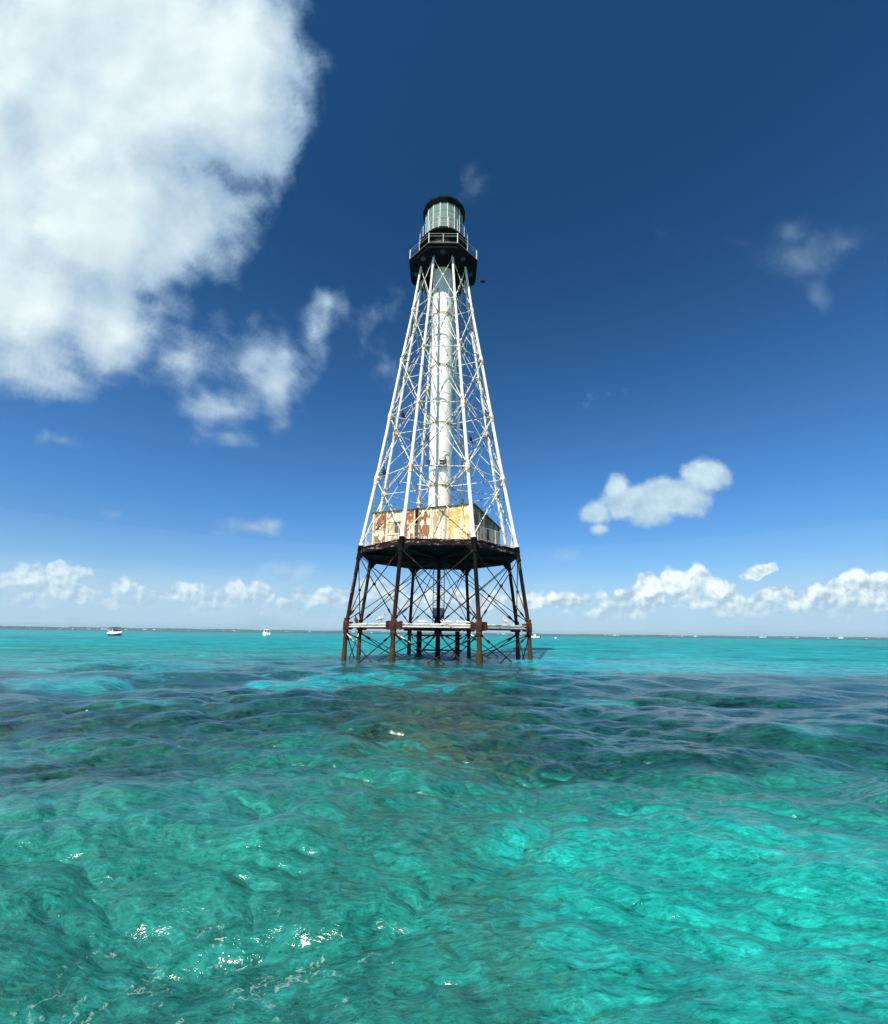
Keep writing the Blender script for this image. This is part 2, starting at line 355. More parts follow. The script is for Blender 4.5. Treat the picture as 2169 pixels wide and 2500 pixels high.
m_greywhite = mat('pale grey sheet', plain((0.45, 0.47, 0.48), 0.6))

# ---------------------------------------------------------------- lighthouse
OX = -0.5386
LEV = [(-1.6, 6.38), (2.10, 6.38), (7.20, 5.77), (12.35, 4.91), (17.47, 4.137), (22.52, 3.403), (27.44, 2.64), (32.02, 2.06)]
def rad(z):
    for (a, ra), (b, rb) in zip(LEV, LEV[1:]):
        if z <= b: return ra + (rb-ra)*(z-a)/(b-a)
    return LEV[-1][1]
def vtx(i, z, r=None):
    a = R_(-112.5 + 45*i); r = rad(z) if r is None else r
    return Vector((r*math.cos(a), r*math.sin(a), z))
lh = thing('lighthouse', 'white iron skeleton lighthouse with black lantern on rusty piles in the sea', 'lighthouse', (OX, 0, 0))
rng = random.Random(3)
ZB, ZP = 2.10, 7.20
RING = [12.35, 17.47, 22.52, 27.44]
for i in range(8):
    # lower piles, bent at the beam level
    b = MB(); zz = [-1.6, -0.2, 0.25, 0.6, 1.0, 1.5, ZB, 3, 4.2, 5.5, 6.75]
    b.tube([vtx(i, z) for z in zz], [0.15, 0.155, 0.165, 0.15, 0.14, 0.132] + [0.125]*5, 14)
    pile = b.build('pile', m_pile, lh)
    if i in (0, 1):   # crust of sea growth at the water line of the front legs
        c = MB(); rr = random.Random(i); vs = []; nz_, ns_ = 16, 20
        for j in range(nz_+1):
            z = -0.35 + 1.0*j/nz_; v = vtx(i, z)
            for k in range(ns_):
                a = 2*math.pi*k/ns_; q = (0.135 if j in (0, nz_) else 0.16) + (rr.random()**2*0.055 if 0 < j < nz_ else 0)
                vs.append(v + Vector((q*math.cos(a), q*math.sin(a), 0)))
        c.add(vs, [(j*ns_+k, j*ns_+(k+1)%ns_, (j+1)*ns_+(k+1)%ns_, (j+1)*ns_+k) for j in range(nz_) for k in range(ns_)])
        c.build('sea_growth', m_pile, pile)
    # rust casting at beam level
    v = vtx(i, ZB); b = MB()
    b.lathe([(0.155,-0.50),(0.155,-0.46),(0.175,-0.45),(0.175,-0.32),(0.165,-0.30),(0.20,-0.24),(0.20,0.24),(0.16,0.30),(0.15,0.42),(0.17,0.43),(0.17,0.48),(0.13,0.50)], v, 16)
    for j in (i-1, i+1):
        d = (vtx(j, ZB) - v).normalized(); w = Vector((-d.y, d.x, 0)); m3 = Matrix((d, w, Vector((0,0,1)))).transposed()
        b.box(v + d*0.24, (0.26, 0.24, 0.40), m3); b.box(v + d*0.38, (0.09, 0.40, 0.50), m3)
        b.box(v + d*0.475, (0.06, 0.36, 0.44), m3)
        for sx in (-1, 1):
            for sz in (-1, 1):
                b.lathe([(0.03,-0.03),(0.03,0.03)], v + d*0.34 + w*sx*0.13 + Vector((0,0,sz*0.17)), 6, axis=d)
    d = (Vector((0,0,ZB)) - v).normalized(); w = Vector((-d.y, d.x, 0)); m3 = Matrix((d, w, Vector((0,0,1)))).transposed()
    b.box(v + d*0.27, (0.3, 0.2, 0.34), m3)
    b.build('coupling', m_rustcast, lh)
    # black socket at platform level
    b = MB(); ax = (vtx(i, 7.6) - vtx(i, 6.3)).normalized(); v = vtx(i, 7.0)
    b.lathe([(0.125,-0.60),(0.165,-0.56),(0.165,-0.50),(0.15,-0.46),(0.15,-0.02),(0.18,0.02),(0.18,0.26),(0.195,0.28),(0.195,0.36),(0.14,0.38)], v, 16, axis=ax)
    b.build('socket', m_black, lh)
    # white upper legs
    b = MB(); zs = [7.30, 9, 10.7] + RING[:1] + [15] + RING[1:2] + [20] + RING[2:3] + [25] + RING[3:4] + [30, 32.03]
    leg = b.tube([vtx(i, z) for z in zs], [0.122 - 0.0012*(z-7) for z in zs], 14).build('leg', m_white, lh)
    c = MB()
    c.lathe([(0.13,0),(0.165,0.02),(0.165,0.10),(0.135,0.16),(0.135,0.22)], vtx(i, 7.37), 14, axis=ax)
    c.build('base_flange', m_white, leg)
    for z in RING:
        v = vtx(i, z); ax2 = (vtx(i, z+0.5) - vtx(i, z-0.5)).normalized(); k = 1.0 - (z-12)*0.012
        b = MB()
        b.lathe([(0.12*k,-0.52*k),(0.155*k,-0.50*k),(0.155*k,-0.44*k),(0.14*k,-0.42*k),(0.15*k,-0.2*k),(0.19*k,-0.12*k),(0.19*k,0.12*k),(0.15*k,0.2*k),(0.14*k,0.40*k),(0.155*k,0.42*k),(0.155*k,0.48*k),(0.12*k,0.5*k)], v, 14, axis=ax2)
        for tgt in (vtx(i-1, z), vtx(i+1, z), Vector((0,0,z))):
            d = (tgt - v).normalized()
            b.lathe([(0.06*k,0.05),(0.075*k,0.24*k),(0.10*k,0.26*k),(0.10*k,0.31*k),(0.045*k,0.33*k)], v, 8, axis=d)
        b.build('joint_casting', m_joint, lh)

def rod(b, p, q, r, eyes=True, seg=7):
    p, q = Vector(p), Vector(q); d = (q-p); L = d.length; d = d/L
    if eyes:
        t = [0, .10, .18, .45, .62, .80, .90, L/2, L-.90, L-.80, L-.62, L-.45, L-.18, L-.10, L]
        k = [1.9, 2.0, 1.0, 1.0, 1.9, 1.9, 1.0, 1.0, 1.0, 1.0, 1.0, 1.0, 1.0, 2.0, 1.9]
    else:
        t = [0, L*.33, L*.66, L]; k = [1.5, 1, 1, 1.5]
    sag = min(0.02, L*0.002)
    b.tube([p + d*a - Vector((0,0,sag*math.sin(math.pi*a/L))) for a in t], [r*x for x in k], seg)
def toward(a, b, dist): return a + (b-a).normalized()*dist
def face_brace(i, z0, z1, r, material, off0, off1, node=True, broken=False, eyes=True, dash=True):
    a0, b0, a1, b1 = vtx(i, z0), vtx(i+1, z0), vtx(i, z1), vtx(i+1, z1)
    out = (vtx(i, (z0+z1)/2) + vtx(i+1, (z0+z1)/2)); out.z = 0; out.normalize()
    b = MB(); up = Vector((0,0,1))
    p, q = a0 + up*off0, b1 - up*off1
    rod(b, toward(p, q, .12) + out*r, toward(q, p, .12) + out*r, r, eyes)
    p2, q2 = b0 + up*off0, a1 - up*off1
    if broken:
        rod(b, toward(p2, q2, .12) - out*r, p2 + (q2-p2)*0.42, r, False)
    else:
        rod(b, toward(p2, q2, .12) - out*r, toward(q2, p2, .12) - out*r, r, eyes)
    if node and not broken:
        w0 = (b0-a0).length; w1 = (b1-a1).length; t = w0/(w0+w1)
        c = p + (q-p)*t
        b.lathe([(0.02,-r*2.4),(r*2.6,-r*2.2),(r*2.6,r*2.2),(0.02,r*2.4)], c, 10, axis=out)
    return b.build('cross_brace', material, lh)
def radial_brace(i, z0, z1, rc, r, material, off0, off1, both=True):
    up = Vector((0,0,1)); b = MB()
    o0, o1 = vtx(i, z0), vtx(i, z1); c0, c1 = vtx(i, z0, rc), vtx(i, z1, rc)
    p, q = c0 + up*off0, o1 - up*off1; rod(b, p, toward(q, p, .12), r, True, 6)
    if both:
        p, q = o0 + up*off0, c1 - up*off1; rod(b, toward(p, q, .12), q, r, True, 6)
    return b.build('radial_brace', material, lh)
CR = 0.88     # radius of the stair column
lv = [ZP+0.35] + RING + [32.0]
for k in range(5):
    for i in range(8):
        r = 0.030 if k < 2 else 0.026
        face_brace(i, lv[k], lv[k+1], r, m_rod if (i*3+k) % 4 else m_joint, 0.12 if k else 0.02, 0.12 if k < 4 else 0.15, broken=(k == 0 and i == 1))
        radial_brace(i, lv[k], lv[k+1], CR, 0.021, m_rod, 0.12, 0.12, both=(k > 0 and k < 4))
for i in range(8):   # below the platform
    face_brace(i, ZB, 6.75, 0.034, m_black_rod, 0.30, 0.12)
    radial_brace(i, ZB, 6.80, 0.16, 0.028, m_black_rod, 0.30, 0.05)
    # under the beams: rods go down into the water, some whitened by birds at the top
    a, b_, c_, d_ = vtx(i, ZB-0.42), vtx(i+1, ZB-0.42), vtx(i, -1.0), vtx(i+1, -1.0)
    b = MB(); out = (a + b_); out.z = 0; out.normalize()
    rod(b, toward(a, d_, .15) + out*.035, d_ + out*.035, 0.034); rod(b, toward(b_, c_, .15) - out*.035, c_ - out*.035, 0.034)
    b.build('cross_brace', m_black_rod, lh)
    b = MB(); cc = Vector((0,0,ZB-0.35)); rod(b, toward(cc, c_, .15), c_, 0.030, True, 6); rod(b, toward(a, Vector((0,0,-1.0)), .15), Vector((0,0,-1.0)), 0.030, True, 6)
    br = b.build('radial_brace', m_black_rod, lh)
    if i in (0, 1, 2, 6, 7):
        g = MB(); p = toward(a, d_, .25) + out*.035; q = toward(a, d_, 1.15) + out*.035
        g.tube([p + Vector((0,0,.03)), (p+q)/2 + Vector((0,0,.035)), q + Vector((0,0,.03))], [.034, .040, .02], 7)
        g.build('guano_streak', m_guano, lh)
for k, z in enumerate(RING):
    for i in range(8):
        a, b_ = vtx(i, z), vtx(i+1, z); bb = MB(); bb.tube([toward(a, b_, .28), (a+b_)/2, toward(b_, a, .28)], 0.036, 8)
        bb.build('ring_strut', m_joint if (i + k) % 3 else m_rod, lh)
        bb = MB(); o = vtx(i, z); inn = vtx(i, z, CR+0.05); bb.tube([toward(o, inn, .28), (o+inn)/2, inn], [0.034, 0.034, 0.05], 8)
        bb.build('radial_strut', m_rod, lh)
# beams at the splash level
for i in range(8):
    a, b_ = vtx(i, ZB), vtx(i+1, ZB); d = (b_-a).normalized()
    b = MB()
    for dz_ in (-0.075, 0.075):
        b.bar(a + d*.46 + Vector((0,0,dz_)), b_ - d*.46 + Vector((0,0,dz_)), 0.26, 0.045)
    b.bar(a + d*.462, b_ - d*.462, 0.10, 0.104)
    bm_ = b.build('beam', m_black_rod if i in (3, 4, 5) else m_guano, lh)
    g = MB(); rr = random.Random(40+i); L = (b_-a).length - 1.0; w = Vector((-d.y, d.x, 0)); n = 46
    top = []; 
    for k in range(n+1):
        p = a + d*(.5 + L*k/n) + Vector((0,0,.0985)); h = 0.012 + 0.035*rr.random()**2
        for q in (-0.134, -0.05, 0.05, 0.134):
            top.append(p + w*q + Vector((0, 0, h*(1.0 if abs(q) < .1 else 0.25))))
    fs = [(4*k+j, 4*k+4+j, 4*k+5+j, 4*k+1+j) for k in range(n) for j in range(3)]
    g.add(top, fs); g.build('guano_crust', m_guano, bm_)
    b = MB(); v = vtx(i, ZB); c = Vector((0,0,ZB)); dd = (c-v).normalized()
    b.bar(v + dd*.4, c - dd*.2, 0.16, 0.045).bar(v + dd*.4 + Vector((0,0,-.13)), c - dd*.2 + Vector((0,0,-.13)), 0.16, 0.045).bar(v + dd*.41 + Vector((0,0,-.065)), c - dd*.21 + Vector((0,0,-.065)), 0.05, 0.085)
    b.build('radial_beam', m_black_rod, lh)
# centre pile
b = MB(); b.tube([(0,0,-1.6), (0,0,0.3), (0,0,ZB-.3)], [0.19, 0.17, 0.15], 14).lathe([(0.16,-.5),(0.26,-.46),(0.26,.35),(0.30,.4),(0.16,.7)], (0,0,ZB), 16)
b.tube([(0,0,ZB+.6), (0,0,6.98)], [0.13, 0.13], 14)
b.build('centre_pile', m_black, lh)
# platform
octr = lambda R, ph=-112.5: [(R*math.cos(R_(ph+45*i)), R*math.sin(R_(ph+45*i))) for i in range(8)]
plat = MB().poly(octr(5.72), 7.02, 7.22).build('platform', m_black, lh, smooth=False)
MB().poly(octr(5.84), 7.222, 7.262).build('deck_plate', m_edge, plat, smooth=False)
for i in range(8):
    a, b_ = vtx(i, 7.0, 5.76), vtx(i+1, 7.0, 5.76); d = (b_-a).normalized()
    b = MB(); b.bar(a + d*.17 + Vector((0,0,.12)), b_ - d*.17 + Vector((0,0,.12)), 0.09, 0.19); b.bar(a + d*.17 + Vector((0,0,-.05)), b_ - d*.17 + Vector((0,0,-.05)), 0.16, 0.15)
    b.build('edge_beam', m_edge, plat)
    for p, dd in ((vtx(i, 6.93, 5.79), d), (vtx(i+1, 6.93, 5.79), -d)):
        b = MB()
        w = Vector((-dd.y, dd.x, 0))*0.045
        tri = [p + dd*.15 + Vector((0,0,.0)), p + dd*.62, p + dd*.50 + Vector((0,0,-.10)), p + dd*.15 + Vector((0,0,-.46))]
        b.add([q-w for q in tri] + [q+w for q in tri], [(0,1,2,3), (7,6,5,4), (0,4,5,1), (1,5,6,2), (2,6,7,3), (3,7,4,0)])
        b.build('bracket', m_black, plat)
    b = MB(); v = vtx(i, 6.90, 5.5); b.bar(v, (0, 0, 6.90), 0.14, 0.20); b.build('floor_joist', m_black, plat)
# deck railing: thin rails, posts and balusters
dr = bpy.data.objects.new('deck_railing', None); COL.objects.link(dr); dr.parent = lh
for i in range(8):
    a, b_ = vtx(i, 7.26, 5.66), vtx(i+1, 7.26, 5.66); d = (b_-a).normalized(); L = (b_-a).length; up = Vector((0,0,1))
    if i in (1, 7): rr_ = (0.013, 0.007)
    b = MB(); a2, b2 = a + d*.16, b_ - d*.16
    sagm = (a2+b2)/2 - up*.03
    b.tube([a2 + up*.95, sagm + up*.95, b2 + up*.95], 0.014, 6)
    b.tube([a2 + up*.14, (a2+b2)/2 + up*.13, b2 + up*.14], 0.012, 6)
    b.build('rail', m_rail, dr)
    b = MB()
    for t in (0.14/L*3, 0.5, 1-0.14/L*3): p = a + (b_-a)*t; b.box(p + up*.48, (0.035, 0.035, 0.96))
    b.build('rail_post', m_rail, dr)
    b = MB(); n = 30
    for k in range(1, n):
        if rng.random() < 0.15: continue
        p = a2 + (b2-a2)*k/n; b.tube([p + up*.14, p + up*.94], 0.0065, 4, caps=False)
    b.build('balusters', m_rail, dr)
# keepers' house on the platform: square, turned a little
hs = bpy.data.objects.new('keepers_house', None); COL.objects.link(hs); hs.parent = lh
HX, HY, HA, HW, H0, H1 = 0.06, -0.29, R_(-20.2), 7.2, 7.27, 9.62
hm = Matrix.Translation((HX, HY, 0)) @ Matrix.Rotation(HA, 4, 'Z')
def hp(u, v, z): return hm @ Vector((u, v, z))
hrot = hm.to_3x3()
def side(k):
    """frame of wall k: origin at its left end, along direction, outward direction"""
    r = Matrix.Rotation(R_(90*k), 3, 'Z'); al = hrot @ r @ Vector((1,0,0)); ou = hrot @ r @ Vector((0,-1,0))
    c = Vector((HX, HY, 0)); return c + ou*(HW/2) - al*(HW/2), al, ou
for k in range(4):
    o, al, ou = side(k); base = (m_wall, m_wall_mould, m_wall_grey, m_wall_grey)[k]
    b = MB(); m3 = Matrix((al, -ou, Vector((0,0,1)))).transposed()
    b.box(o + al*(HW/2) - ou*.06 + Vector((0,0,(H0+H1)/2)), (HW - (0.0 if k % 2 else 0.24), 0.12, H1-H0), m3)
    wall = b.build('wall', base, hs, smooth=False)
    def panel(u0, u1, material, z0=H0+.10, z1=H1-.12, ribs=True, name='sheet_panel'):
        p = MB(); w = u1-u0; n = max(2, int(w/0.085)) if ribs else 1
        vs = []; 
        for j in range(n+1):
            dep = 0.018 + (0.016 if j % 2 else 0.0)
            q = o + al*(u0 + w*j/n) + ou*dep
            vs += [q + Vector((0,0,z0)), q + Vector((0,0,z1))]
        for j in (0, n):
            q = o + al*(u0 + w*j/n) + ou*0.001; vs += [q + Vector((0,0,z0)), q + Vector((0,0,z1))]
        e = 2*(n+1); fs = [(2*j, 2*j+2, 2*j+3, 2*j+1) for j in range(n)] + [(e, 0, 1, e+1), (2*n, e+2, e+3, 2*n+1)]
        fs += [tuple([e+2] + [2*j for j in range(n, -1, -1)] + [e]), tuple([e+1] + [2*j+1 for j in range(n+1)] + [e+3])]
        p.add(vs, fs); return p.build(name, material, wall, smooth=False)
    def batten(u, w=0.09, material=None, dep=0.06, z0=H0, z1=H1-.03):
        p = MB(); p.box(o + al*u + ou*(dep/2) + Vector((0,0,(z0+z1)/2)), (w, dep, z1-z0), m3); return p.build('batten', material or m_wall, wall, smooth=False)
    if k == 0:
        panel(.24, 1.04, m_wall_red); panel(2.45, 3.08, m_wall_red); panel(3.46, 4.24, m_wall_red)
        panel(4.46, 5.44, m_wall_grey); panel(5.66, 6.38, m_wall_orange); panel(6.62, 6.84, m_wall_orange)
        for u in (.13, 1.15, 2.32, 3.17, 4.34, 5.55, 6.50, 6.93): batten(u)
        batten(3.33, 0.10, m_black, 0.05)
        # boarded window
        f = MB()
        for (c, sz) in (((1.74, 8.93), (1.05, 0.09)), ((1.74, 8.02), (1.05, 0.07)), ((1.24, 8.47), (0.07, 0.83)), ((2.22, 8.47), (0.07, 0.83))):
            f.box(o + al*c[0] + ou*.035 + Vector((0,0,c[1])), (sz[0], 0.07, sz[1]), m3)
        fr = f.build('window', m_wall, wall, smooth=False)
        MB().box(o + al*1.92 + ou*.012 + Vector((0,0,8.47)), (0.36, 0.024, 0.70), m3).build('window', m_glassdark, wall, smooth=False)
        MB().box(o + al*1.49 + ou*.014 + Vector((0,0,8.47)), (0.38, 0.028, 0.80), m3).build('shutter', m_wall_grey, wall, smooth=False)
        panel(1.26, 2.20, m_wall_grey, H0+.08, 7.95)
    elif k == 1:
        us = [0.2, 1.3, 2.4, 3.5, 4.6, 5.7, 6.8]
        for u in us: batten(u, 0.11, m_wall_grey if us.index(u) % 3 else m_wall_mould)
        for u0, u1 in zip(us, us[1:]): panel(u0+.10, u1-.10, m_wall_mould)
        for u in (1.85, 4.05):
            MB().box(o + al*u + ou*.05 + Vector((0,0,8.65)), (0.55, 0.03, 0.8), m3).build('window', m_glassdark, wall, smooth=False)
            f = MB(); 
            for c, sz in (((0, .44), (.70, .07)), ((0, -.44), (.70, .07)), ((-.32, 0), (.07, .81)), ((.32, 0), (.07, .81))):
                f.box(o + al*(u+c[0]) + ou*.06 + Vector((0,0,8.65+c[1])), (sz[0], .06, sz[1]), m3)
            f.build('window_frame', m_wall_grey, wall, smooth=False)
b = MB(); q = [hp(s1*(HW/2+.10), s2*(HW/2+.10), H1) for s1, s2 in ((-1,-1),(1,-1),(1,1),(-1,1))]
vs = [p.copy() for p in q] + [p + Vector((0,0,.07)) for p in q] + [Vector((0,0,H1+.16))]
b.add(vs, [(3,2,1,0), (0,1,5,4), (1,2,6,5), (2,3,7,6), (3,0,4,7), (4,5,8), (5,6,8), (6,7,8), (7,4,8)])
b.build('roof', m_roof, hs, smooth=False)

# stair column
b = MB(); b.lathe([(CR, 7.27), (CR, 12), (CR, 17), (CR, 22), (CR, 27), (CR, 32.0)], (0,0,0), 48, caps=False)
sc_ = b.build('stair_column', m_column, lh)
for z in RING:
    b = MB(); b.lathe([(CR+.004, -.16), (CR+.03, -.15), (CR+.03, -.05), (CR+.075, -.04), (CR+.075, .04), (CR+.03, .05), (CR+.03, .15), (CR+.004, .16)], (0,0,z), 48, caps=False)
    for i in range(8):
        v = vtx(i, z, CR+.08); b.lathe([(.07,-.07),(.09,0),(.07,.07)], v, 8)
    b.build('collar', m_joint, sc_)
for z in (9.8, 15.0, 20.0, 25.0, 29.8):
    b = MB(); b.lathe([(CR+.002, -.03), (CR+.018, -.025), (CR+.018, .025), (CR+.002, .03)], (0,0,z), 48, caps=False); b.build('seam_band', m_column, sc_)
# small window, half way down, with a projecting frame
wa = R_(-90 + 7); wd = Vector((math.cos(wa), math.sin(wa), 0)); ww = Vector((-wd.y, wd.x, 0)); m3 = Matrix((ww, -wd, Vector((0,0,1)))).transposed()
wc = wd*(CR+.05) + Vector((0,0,14.0))
b = MB()
for c, sz in (((0,.25),(.56,.09)), ((0,-.25),(.56,.09)), ((-.235,0),(.09,.41)), ((.235,0),(.09,.41))): b.box(wc + ww*c[0] + Vector((0,0,c[1])), (sz[0], .22, sz[1]), m3)
wf = b.build('window', m_white, sc_, smooth=False)
MB().box(wc, (.38, .10, .41), m3).build('pane', m_glassdark, wf, smooth=False)
MB().box(wc + wd*.07, (.38, .03, .05), m3).build('glazing_bar', m_greywhite, wf, smooth=False)

# gallery deck with railing
ZG = 32.4
gal = MB().poly(octr(3.15), ZG-.10, ZG).poly(octr(3.02), ZG-.34, ZG-.102).build('gallery_deck', m_lantern, lh, smooth=False)
for i in range(8):
    a = R_(-90 + 45*i); d = Vector((math.cos(a), math.sin(a), 0))
    b = MB(); b.lathe([(.10,-.10),(.20,-.08),(.24,0)], d*2.35 + Vector((0,0,ZG-.342)), 9); b.build('vent', m_vent, gal)
    b = MB(); b.bar(vtx(i, ZG-.42, 1.0), vtx(i, ZG-.42, 2.95), .08, .14); b.build('deck_bracket', m_lantern, gal)
gr = bpy.data.objects.new('gallery_railing', None); COL.objects.link(gr); gr.parent = lh
up = Vector((0,0,1))
for i in range(8):
    a, b_ = vtx(i, ZG, 3.08), vtx(i+1, ZG, 3.08)
    b = MB()
    for h in (.12, .74, 1.0): b.tube([a + up*h, b_ + up*h], 0.024, 6)
    b.build('rail', m_railgrey, gr)
    b = MB(); b.box(a + up*.52, (.06, .06, 1.04)); b.box((a+b_)/2 + up*.5, (.035, .035, 1.0)); b.build('rail_post', m_rail, gr)
# watch room
wr = MB().lathe([(1.85, ZG), (1.85, ZG+.1), (1.74, ZG+.14), (1.74, 34.55), (1.9, 34.62), (1.95, 34.72)], (0,0,0), 16, R_(11.25)).build('watch_room', m_lantern, lh)
for k in range(16):
    a = R_(11.25 + 22.5*k); b = MB(); b.box(Vector((1.76*math.cos(a), 1.76*math.sin(a), 33.6)), (.06, .06, 1.8), Matrix.Rotation(a, 3, 'Z')); b.build('rib', m_lantern, wr)
for k, w_, h_ in ((-104, .45, .6), (-78, .4, .5)):
    a = R_(k); rm = Matrix.Rotation(a + math.pi/2, 3, 'Z')
    MB().box(Vector((1.76*math.cos(a), 1.76*math.sin(a), 33.55)), (w_, .06, h_), rm).build('hatch', m_vent, wr, smooth=False)
# lantern gallery
ZL = 34.8
lg = MB().lathe([(1.9, ZL-.08), (2.20, ZL-.07), (2.20, ZL), (1.6, ZL+.002)], (0,0,0), 16, R_(11.25)).build('lantern_gallery', m_lantern, lh, smooth=False)
lr = bpy.data.objects.new('lantern_railing', None); COL.objects.link(lr); lr.parent = lh
def ring_pt(k, r, z): a = R_(-90 + 11.25 + 22.5*k); return Vector((r*math.cos(a), r*math.sin(a), z))
for h, r_ in ((1.18, .022), (.62, .014)):
    b = MB(); pts = [Vector((2.15*math.cos(2*math.pi*k/64), 2.15*math.sin(2*math.pi*k/64), ZL+h)) for k in range(65)]
    b.tube(pts, r_, 6, caps=False); b.build('rail', m_rail, lr)
for k in range(16): b = MB(); p = ring_pt(k, 2.15, ZL); b.tube([p, p + up*1.18], .024, 6); b.build('rail_post', m_rail, lr)
# lantern: sill, glass panes, mullions, inner shade, roof
LZ0, LZ1, LR = 35.48, 38.20, 1.66
lan = MB().lathe([(1.6, ZL+.004), (1.60, 35.30), (1.74, 35.36), (1.74, 35.46), (1.66, LZ0)], (0,0,0), 16, R_(11.25)).build('lantern', m_lantern, lh, smooth=False)
def glass_fn(t, p, o):
    tr = t.nodes.new('ShaderNodeBsdfTransparent'); tr.inputs[0].default_value = (0.60, 0.72, 0.69, 1)
    p.inputs['Base Color'].default_value = (0.27, 0.37, 0.33, 1); p.inputs['Roughness'].default_value = 0.12; p.inputs['IOR'].default_value = 1.5
    n = noise(t, wpos(t), 2.2, 5)
    m = t.nodes.new('ShaderNodeMixShader'); setin(t, m.inputs[0], n*0.5 + 0.32)
    t.links.new(tr.outputs[0], m.inputs[1]); t.links.new(p.outputs[0], m.inputs[2]); t.links.new(m.outputs[0], o.inputs[0])
m_glass = mat('salt hazed green glass', glass_fn)
m_shade = mat('pale green inner shade', plain((0.30, 0.42, 0.38), 0.8, 0.15, 2))
m_mull = mat('white mullions', plain((0.72, 0.76, 0.72), 0.5, 0.1))
for k in range(16):
    for j, (z0, z1) in enumerate(((LZ0, 36.40), (36.40, 37.30), (37.30, LZ1))):
        a, c = ring_pt(k, LR, 0), ring_pt(k+1, LR, 0); d = (c-a).normalized(); a2, c2 = a + d*.03, c - d*.03
        nrm = Vector((d.y, -d.x, 0))*.012
        q = [a2 + up*(z0+.02), c2 + up*(z0+.02), c2 + up*(z1-.02), a2 + up*(z1-.02)]
        b = MB(); b.add([p - nrm for p in q] + [p + nrm for p in q], [(0,1,2,3), (7,6,5,4), (0,4,5,1), (1,5,6,2), (2,6,7,3), (3,7,4,0)])
        b.build('glass_pane', m_glass, lan, smooth=False)
    p = ring_pt(k, LR, 0); b = MB(); b.tube([p + up*LZ0, p + up*LZ1], .030, 6); b.build('mullion', m_mull, lan)
for z in (36.40, 37.30):
    b = MB(); b.tube([ring_pt(k, LR+.004, z) for k in range(17)], .017, 6, caps=False); b.build('glazing_bar', m_lantern, lan)
MB().lathe([(1.28, 35.5), (1.28, 38.0)], (0,0,0), 24, caps=False).build('inner_shade', m_shade, lan)
MB().lathe([(.16, -.08), (.20, 0), (.16, .08)], (0, 0, 0), 10).build('beacon', m_glassdark, lan).location = (0.02, -1.45, 37.78)
b = MB(); b.lathe([(1.60, 38.16), (1.80, 38.20), (1.95, 38.44), (1.96, 38.58), (1.90, 38.63), (1.1, 39.15), (.3, 39.5), (.16, 39.6)], (0,0,0), 16, R_(11.25))
rf = b.build('lantern_roof', m_lantern, lh, smooth=False)
MB().lathe([(.05, -.02), (.16, 0), (.26, .14), (.28, .28), (.22, .42), (.06, .52), (.03, .9)], (0,0,39.55), 14).build('ventilator', m_lantern, rf)
# small instrument on an arm at the back of the gallery
b = MB(); e = vtx(3, ZG+.02, 3.0); b.tube([e, e + Vector((.75, .12, .05))], .014, 5); arm = b.build('instrument_arm', m_railgrey, lh)
b = MB(); b.tube([e + Vector((.55,.10,.05)), e + Vector((.68,.11,.05)), e + Vector((.95,.15,.05)), e + Vector((1.0,.16,.05))], [.03,.10,.10,.05], 8); b.build('instrument_box', m_black, arm)
# ladder from the platform down to the beams, with its cage plate
lad = MB()
for x in (-.40, .40): lad.box((x, .95, 4.60), (.05, .05, 4.85))
lad = lad.build('ladder', m_black_rod, lh)
b = MB()
for k in range(25): b.tube([(-.40, .95, 2.35 + k*.185), (.40, .95, 2.35 + k*.185)], .013, 5)
b.build('rungs', m_black_rod, lad)
MB().box((0, 1.0, 3.1), (.78, .02, .75)).build('guard_plate', m_greywhite, lad, smooth=False)

# landing frame standing among the back legs
lf = thing('landing_frame', 'dark squat post frame with cross beams standing in the water among the back legs', 'frame', (OX-.05, 4.6, 0))
for x in (-1.52, 1.52):
    MB().box((x, 0, .2), (.36, .30, 3.3)).build('post', m_black, lf, smooth=False)
    MB().box((x, 1.2, .2), (.30, .28, 3.1)).build('post', m_black, lf, smooth=False)
for z, h in ((1.93, .14), (1.52, .12), (.42, .12)): MB().box((0, -.215, z), (3.7, .13, h)).build('cross_beam', m_black, lf, smooth=False)

# ---------------------------------------------------------------- birds
def feather(col, col2, th=0.5):
    def f(t, p, o):
        tc = X(t, t.nodes.new('ShaderNodeTexCoord').outputs['Object']); n = noise(t, tc, 9, 3)
        setin(t, p.inputs['Base Color'], mixc(t, n.step(th-.08, th+.08), col, col2)); p.inputs['Roughness'].default_value = 0.8
    return f
m_corm = mat('black feathers', feather((.012,.012,.013), (.03,.028,.026)))
m_tern = mat('white feathers', feather((.80,.80,.78), (.55,.56,.58), .62))
m_peli = mat('grey white feathers', feather((.62,.58,.52), (.26,.22,.18), .52))
def cormorant():
    b = MB()
    b.tube([(0,-.30,-.12),(0,-.20,.02),(0,-.10,.14),(0,0,.28),(0,.04,.40),(0,.03,.50),(0,.05,.57),(0,.09,.61),(0,.15,.615),(0,.22,.60)],
           [.015,.04,.085,.115,.10,.045,.032,.040,.018,.006], 9, flat=[1.8,1.4,1.1,1,1,1,1,1,1,1])
    for s in (-1, 1):
        b.tube([(s*.09,.02,.40),(s*.115,-.05,.26),(s*.07,-.20,.04)], [.05,.055,.015], 7, flat=[.4,.4,.4])
        b.tube([(s*.05,0,.20),(s*.05,.02,.0)], .013, 5); b.tube([(s*.05,-.02,.008),(s*.055,.09,.008)], [.012,.02], 5)
    return b
